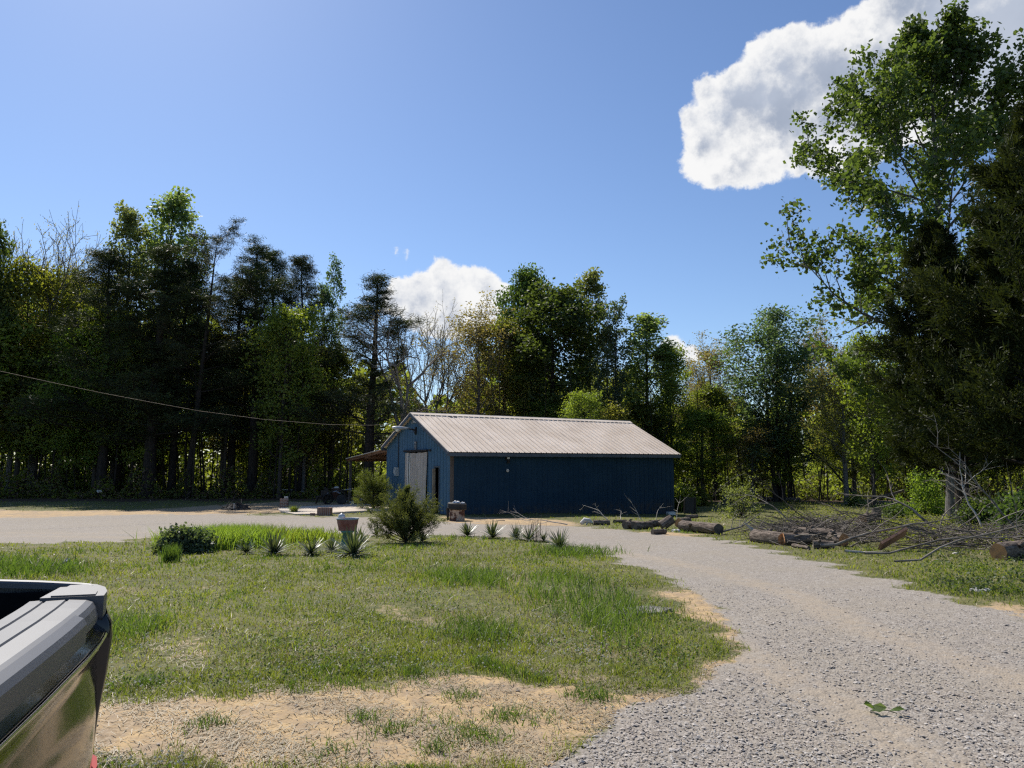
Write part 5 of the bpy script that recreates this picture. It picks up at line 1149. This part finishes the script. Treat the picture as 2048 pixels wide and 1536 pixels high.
    # leaning thin tree across the field
    a = at(1722, 1004); r_ = np.random.default_rng(5); o = []; twig_branch(r_, (0, 0, 0), (-.6, .1, .8), 6.5, .10, 2, -.1, 10, o, .06)
    tag(obj('leaning_tree', o, M['bark_dark'], smooth=True, loc=a), 'thin dark leaning tree at the back of the field', 'tree')
    # junipers: feathery sprays on many fine rising twigs
    def juniper(px, py, hw, top, n, lb, sd_, lead=True, mm='juniper', nb=90):
        a = at(px, py); r_ = np.random.default_rng(400+sd_); Rr = hw/FPX*a.y; H = atY(px, top, a.y).z-a.z; wd = []; C = []; D_ = []
        P, rr = grow(r_, (0, 0, 0), (0, 0, 1), H*(.97 if lead else .7), .05, .006, 8, 0, .03); wd.append(tube(P, rr, 6))
        for i in range(nb):
            az = i*2.4+r_.normal(0, .3); t = (r_.uniform(0, .25) if i % 5 < 3 else r_.uniform(.2, .95)) if lead else r_.uniform(0, .6); q, _ = pt(P, t); el = (.15+.9*t if not lead or t > .25 else r_.uniform(.0, 1.0))+r_.normal(0, .15)
            Lb = Rr*((1.2 if t < .25 else .75-.55*t) if lead else 1-.4*t)*r_.uniform(.65, 1.12)*(1 if not lead or t < .35 else .8)
            B, rb = grow(r_, q, (cos(az)*cos(el), sin(az)*cos(el), sin(el)), Lb, .014, .003, 6, .5, .09); wd.append(tube(B, rb, 3))
            for k in range(24):
                q2, d2 = pt(B, r_.uniform(.2, 1)*.99); ds = side(r_, d2, r_.uniform(.2, .9)); l = Lb*.22*r_.uniform(.3, 1)
                for s_ in (.3, .65, 1.): C.append(q2+ds*l*s_); D_.append(ds)
        C = np.array(C); D_ = np.array(D_); idx = r_.integers(0, len(C), n); d = D_[idx]+r_.normal(0, .5, (n, 3)); d /= np.linalg.norm(d, axis=1, keepdims=True)
        c = C[idx]+r_.normal(0, .028, (n, 3)); u = np.cross(d, r_.normal(size=(n, 3))); u /= np.linalg.norm(u, axis=1, keepdims=True); ln = r_.uniform(.03, .075, n)[:, None]
        V = np.stack([c-u*.0075, c+u*.0075, c+d*ln], 1).reshape(-1, 3); V[:, 2] = np.abs(V[:, 2])
        t = thing('juniper_bush', lb, 'juniper bush', a); obj('stems', wd, M['bark_dark'], t, smooth=True)
        obj('foliage', [(V, [np.arange(n*3).reshape(n, 3)], 0)], M[mm], t, attr={'rnd': np.repeat(r_.uniform(0, 1, n), 3)})
    juniper(812, 1086, 70, 974, 42000, 'dark feathery juniper bush with a pointed leader in front of the barn doors', 1)
    juniper(746, 1018, 46, 903, 42000, 'tall yellow green juniper growing under the lean to roof', 2, lead=False, mm='juniper_gold', nb=130)
    # undergrowth at the right
    n = 30000; px = rng.uniform(1560, 2160, n); c = np.interp(px, [1560, 1760, 1900, 2160], [1010, 1040, 1052, 1060]); py = c+rng.uniform(-12, 40, n)
    Yb = []; P = np.array([at(x, y) for x, y in zip(px[:3000], py[:3000])]); P = np.repeat(P, 6, 0)+np.c_[rng.normal(0, .2, (18000, 2)), rng.uniform(0, .34, 18000)**1.3]
    P[:, 2] = np.maximum(P[:, 2], gz(P[:, 0], P[:, 1]))
    part, rn = leaves(rng, P, .07, .045); tag(obj('weeds', [part], M['leaf_mid'], attr={'rnd': rn}), 'knee high green weeds around the brush at right', 'weeds', kind='stuff')
    P = np.array([at(x, y) for x, y in zip(rng.uniform(1850, 2160, 330), rng.uniform(1105, 1195, 330))]); P = P[(sdist(P[:, :2], DRIVE) < -.1)]; m_ = len(P)
    P = np.repeat(P, 9, 0)+np.c_[rng.normal(0, .1, (m_*9, 2)), rng.uniform(0.01, .12, m_*9)]; part, rn = leaves(rng, P, .045, .035, 1.5); tag(obj('ground_cover', [part], M['leaf_dark'], attr={'rnd': rn}), 'bright low ground cover between the drive and the brush at right', 'ground cover', kind='stuff')
plants()
def yard():
    # tub planter on its teal post
    a = at(694, 1096); t = thing('tub_planter', 'faded red oval tub planter standing on a teal post among the yuccas', 'planter', a, .1)
    zt = atY(690, 1036, a.y).z-a.z; zb = atY(690, 1061, a.y).z-a.z; rr = 21/FPX*a.y
    def ov(prof, m=0, k=28): V, F_, _ = lathe(prof, k); return (V*np.array([1, .68, 1]), F_, m)
    obj('tub', [ov([(0, zb+.01), (rr*.82, zb), (rr*.86, zb+.08), (rr*.93, (zb+zt)/2), (rr*.95, (zb+zt)/2+.02), (rr, zt-.02), (rr*.93, zt-.02), (rr*.8, zt-.12), (0, zt-.10)])], M['tub'], t, smooth=False)
    obj('rim', [ov([(rr*.93, zt-.03), (rr*.98, zt), (rr*1.04, zt), (rr*1.05, zt-.03), (rr*.99, zt-.035)])], M['bluerim'], t, smooth=True)
    obj('post', [lathe([(.16, -.1), (.15, .1), (.09, .35), (.12, zb-.06), (.17, zb+.0), (0, zb)], 12)], M['teal'], t, smooth=True)
    V, F_, _ = lathe([(0, -.09), (.07, -.06), (.09, 0), (.07, .06), (0, .09)], 14)
    tag(obj('glass_jar', [(V, F_, 0)], M['galv'], smooth=True, loc=(a.x-.14, a.y, a.z+zt+.02)), 'pale round jar sitting in the left end of the tub planter', 'jar')
    # brick things on and by the slab
    def bricks(px, py, w, top, dp, mm, lb, nm, cat, rz=0.0, cap=False):
        a = at(px, py); h = atY(px, top, a.y).z-a.z; w = w/FPX*a.y
        t = thing(nm, lb, cat, a, rz); obj('masonry', [box((0, dp/2, h/2-.05), (w, dp, h+.1))], M[mm], t)
        obj('hollow', [box((0, dp/2, h+.003), (w*.6, dp*.6, .006))], M['ash'], t)
        if cap: obj('top_stone', [box((.08, dp/2, h+.05), (w*.5, .2, .10), rz=.2)], M['palestone'], t)
    bricks(567, 1017, 15, 997, .32, 'brick', 'square brick pillar with a pale stone on top at the left end of the slab', 'brick_pillar', 'pillar', .1, True)
    bricks(647.5, 1031, 27, 1015.5, .34, 'soldier', 'low planter of upright red bricks in front of the slab', 'brick_planter', 'planter')
    bricks(776, 1009, 26, 996, .34, 'soldier', 'brick planter of upright bricks beside the barn door', 'brick_planter', 'planter')
    a = at(625, 1031); tag(obj('loose_brick', [box((0, 0, .05), (.20, .10, .11), rz=.1)], M['brick'], loc=a), 'loose brick on the gravel left of the low brick planter', 'brick')
    for (x0, x1, y0, y1, lb) in ((668, 686, 1027.5, 1027, 'short weathered board edging the slab'), (690, 732, 1026.5, 1024, 'long weathered board edging the slab')):
        p, q = at(x0, y0), at(x1, y1); d = q-p
        tag(obj('board', [box((0, 0, .04), (d.length, .07, .09))], M['lumber'], loc=(p+q)/2, rot=(0, 0, math.atan2(d.y, d.x))), lb, 'board', 'boards along the slab')
    # ash heap
    a = at(473, 1019); rng = np.random.default_rng(9); V, F_, _ = lathe([(1.0, -.03), (.7, .12), (.35, .27), (.1, .32), (0, .33)], 20); V += rng.normal(0, .05, V.shape)
    t = thing('fire_pit', 'heap of black ash and charred sticks beyond the drive', 'fire pit', a)
    obj('ash_heap', [(V*np.array([.75, .5, .9]), F_, 0)], M['ash'], t)
    st = []
    for i in range(60):
        az = rng.uniform(0, 6.28); r_ = rng.uniform(.1, .7); p = np.array([cos(az)*r_, sin(az)*r_*.7, .26*(1-r_)+.03]); P, rr_ = grow(rng, p, rnd_unit(rng, 1)[0]*np.array([1, 1, .5]), rng.uniform(.2, .5), .018, .01, 3, 0, .05); st.append(tube(P, rr_, 5))
    obj('charred_sticks', st, M['iron'], t); obj('pale_stick', [tube([(.02, -.4, .0), (.0, -.35, .32)], .022, 6)], M['palestone'], t)
    # tyre stove
    a = at(914, 1041); k = a.y/FPX; t = thing('barrel_stove', 'rusty drum fire barrel with a black tyre like lid beside the shed corner', 'fire barrel', a)
    obj('drum', [lathe([(.30, -.02), (.31, .03), (.30, .10), (.31, .12), (.30, .14), (.30, .42), (.32, .44), (.0, .45)], 22)], M['rustflake'], t, smooth=False)
    obj('side_pipe', [tube([(-.36, -.05, .02), (-.37, -.05, .5)], .05, 8)], M['iron'], t)
    V, F_, _ = lathe([(0, .43), (.34, .43), (.38, .47), (.385, .50), (.37, .52), (.385, .54), (.38, .66), (.33, .70), (.20, .69), (.17, .66), (0, .65)], 26); V[:, 2] -= V[:, 0]*.07
    obj('tyre_lid', [(V, F_, 0)], M['rubber'], t, smooth=False)
    V, F_, _ = lathe([(0, 0), (.16, .0), (.13, .05), (.05, .07), (0, .08)], 9); V += rng.normal(0, .012, V.shape)
    tag(obj('crumpled_sheet', [(V+np.array([-.05, 0, 0]), F_, 0), (V*.6+np.array([.22, .02, -.02]), F_, 0)], M['galv'], loc=(a.x, a.y, a.z+.70)), 'crumpled grey sheet lying on the tyre lid of the drum', 'sheet')
    # dark yard machine (wheeled cultivator) on the grass behind the slab
    a = at(645, 1009); a.y += .5; t = thing('garden_cultivator', 'dark iron wheeled machine left of the other on the grass behind the slab', 'farm implement', a, .1)
    obj('engine', [box((0, 0, .62), (.42, .34, .30)), box((.08, 0, .80), (.2, .2, .14)), lathe([(0, .80), (.09, .82), (.09, .92), (0, .94)], 10)], M['iron'], t)
    for s_ in (-1, 1):
        obj('wheel', [tube([(cos(q)*.26, 0, sin(q)*.26) for q in np.linspace(0, 2*pi, 17)], .035, 6)]+[tube([(0, 0, 0), (cos(q)*.25, 0, sin(q)*.25)], .014, 4) for q in np.linspace(0, 2*pi, 7)[:-1]], M['iron'], t, loc=(.18, s_*.24, .28))
    obj('tines', [tube([(-.25, y, .45), (-.42, y, .3), (-.48, y, .02)], .02, 5) for y in (-.25, -.08, .1, .25)]+[box((-.3, 0, .42), (.4, .6, .05))], M['iron'], t)
    obj('handlebar', [tube([(.15, s_*.2, .6), (.6, s_*.25, .72), (.85, s_*.25, .58)], .017, 5) for s_ in (-1, 1)], M['galv'], t)
    a = at(671, 1010); a.y += .4; t = thing('wheel_hoe', 'dark iron seat frame machine with an arched guard and round wheel behind the slab', 'farm implement', a, -.1)
    obj('guard', [tube([(cos(q)*.55-.02, y, sin(q)*.42+.38) for q in np.linspace(.1, 2.6, 12)], .03, 5) for y in (-.15, .15)]+[box((.15, 0, .80), (.5, .30, .03)), tube([(-.5, 0, .55), (-.75, 0, .05)], .03, 5)], M['iron'], t)
    obj('wheel', [lathe([(0, -.03), (.24, -.04), (.29, -.02), (.29, .02), (.24, .04), (0, .03)], 20)], M['rubber'], t, loc=(.28, -.1, .28), rot=(pi/2, 0, 0))
    obj('seat', [box((.55, 0, .80), (.30, .26, .05), rz=.1)], M['iron'], t); obj('lever', [tube([(.3, 0, .8), (.75, 0, .86), (.8, 0, .74)], .018, 5)], M['galv'], t)
    a = at(664, 997); a.y += 1.0; t = thing('chest_on_stand', 'brown box with a white bag on top standing behind the iron machines', 'box', a)
    obj('body', [box((0, 0, .42), (.42, .35, .42)), box((0, 0, .1), (.5, .4, .2))], M['rust'], t); obj('lid', [box((0, 0, .65), (.48, .40, .04))], M['lumber'], t)
    tag(obj('white_bag', [lathe([(0, 0), (.18, 0), (.16, .06), (.05, .1), (0, .1)], 9)], M['white'], loc=(a.x+.05, a.y, a.z+.67)), 'white bag lying on the brown box behind the slab', 'bag')
    a = at(681, 1004); tag(obj('white_pole', [tube([(0, 0, .22), (.42, -.1, .03)], .035, 7, cap=True)], M['white'], loc=a), 'short white pole lying in the grass behind the slab', 'pole')
    a = at(728, 1007); a.y += 1.2; t = thing('black_cabinet', 'tall black cabinet standing under the lean to beside the juniper', 'cabinet', a, .15)
    h = atY(728, 972, a.y).z-a.z; obj('carcass', [box((0, 0, h/2), (.62, .5, h))], M['black'], t); obj('door', [box((-.02, -.26, h/2), (.54, .02, h*.9))], M['iron'], t); obj('lid_edge', [box((0, -.01, h+.01), (.68, .56, .03))], M['cornerwood'], t); obj('handle', [box((-.2, -.285, h*.55), (.05, .03, .2))], M['white'], t)
    a = at(712, 1009); t = thing('push_mower', 'small mower with pale wheels below the black cabinet', 'mower', a, .4)
    obj('deck', [box((0, 0, .16), (.5, .4, .12)), lathe([(0, .2), (.13, .2), (.13, .36), (.06, .4), (0, .4)], 12)], M['iron'], t)
    for sx in (-1, 1):
        for sy in (-1, 1): obj('wheel', [lathe([(0, -.02), (.09, -.025), (.10, 0), (.09, .025), (0, .02)], 14)], M['galv'], t, loc=(sx*.25, sy*.22, .10), rot=(pi/2, 0, 0))
    obj('handle', [tube([(.2, s_*.16, .2), (.7, s_*.18, .8)], .014, 5) for s_ in (-1, 1)]+[tube([(.7, -.18, .8), (.7, .18, .8)], .014, 5)], M['galv'], t)
    # low dark trailer in the shade
    a = at(586, 993); a.y += .3; t = thing('utility_trailer', 'low dark trailer with loaded pale scraps in the shade of the wood', 'trailer', a)
    h = atY(570, 979, a.y).z-a.z
    obj('bed', [box((-.35, 0, h*.6), (.75, 1.0, h*.75)), box((.45, 0, h*.42), (.95, 1.0, h*.5))], M['iron'], t)
    for s_ in (-1, 1): obj('wheel', [lathe([(0, -.07), (.24, -.08), (.27, 0), (.24, .08), (0, .07)], 16)], M['rubber'], t, loc=(.1, s_*.58, .24), rot=(pi/2, 0, 0))
    obj('top_frame', [box((-.35, -.5, h+.0), (.8, .05, .05)), box((.5, -.5, h*.72), (.9, .05, .05))], M['galv'], t)
    a = at(202, 978); a.y = 50; a = Vector((ray(202, 930).x*50, 50, g(-27, 50)+.45)); tag(obj('white_bucket', [lathe([(0, 0), (.10, 0), (.13, .28), (.145, .30), (.12, .30), (.09, .04), (0, .04)], 12)], M['white'], loc=a, rot=(0, 1.25, .4)), 'white bucket lying in dark litter at the foot of the left wood', 'bucket')
yard()
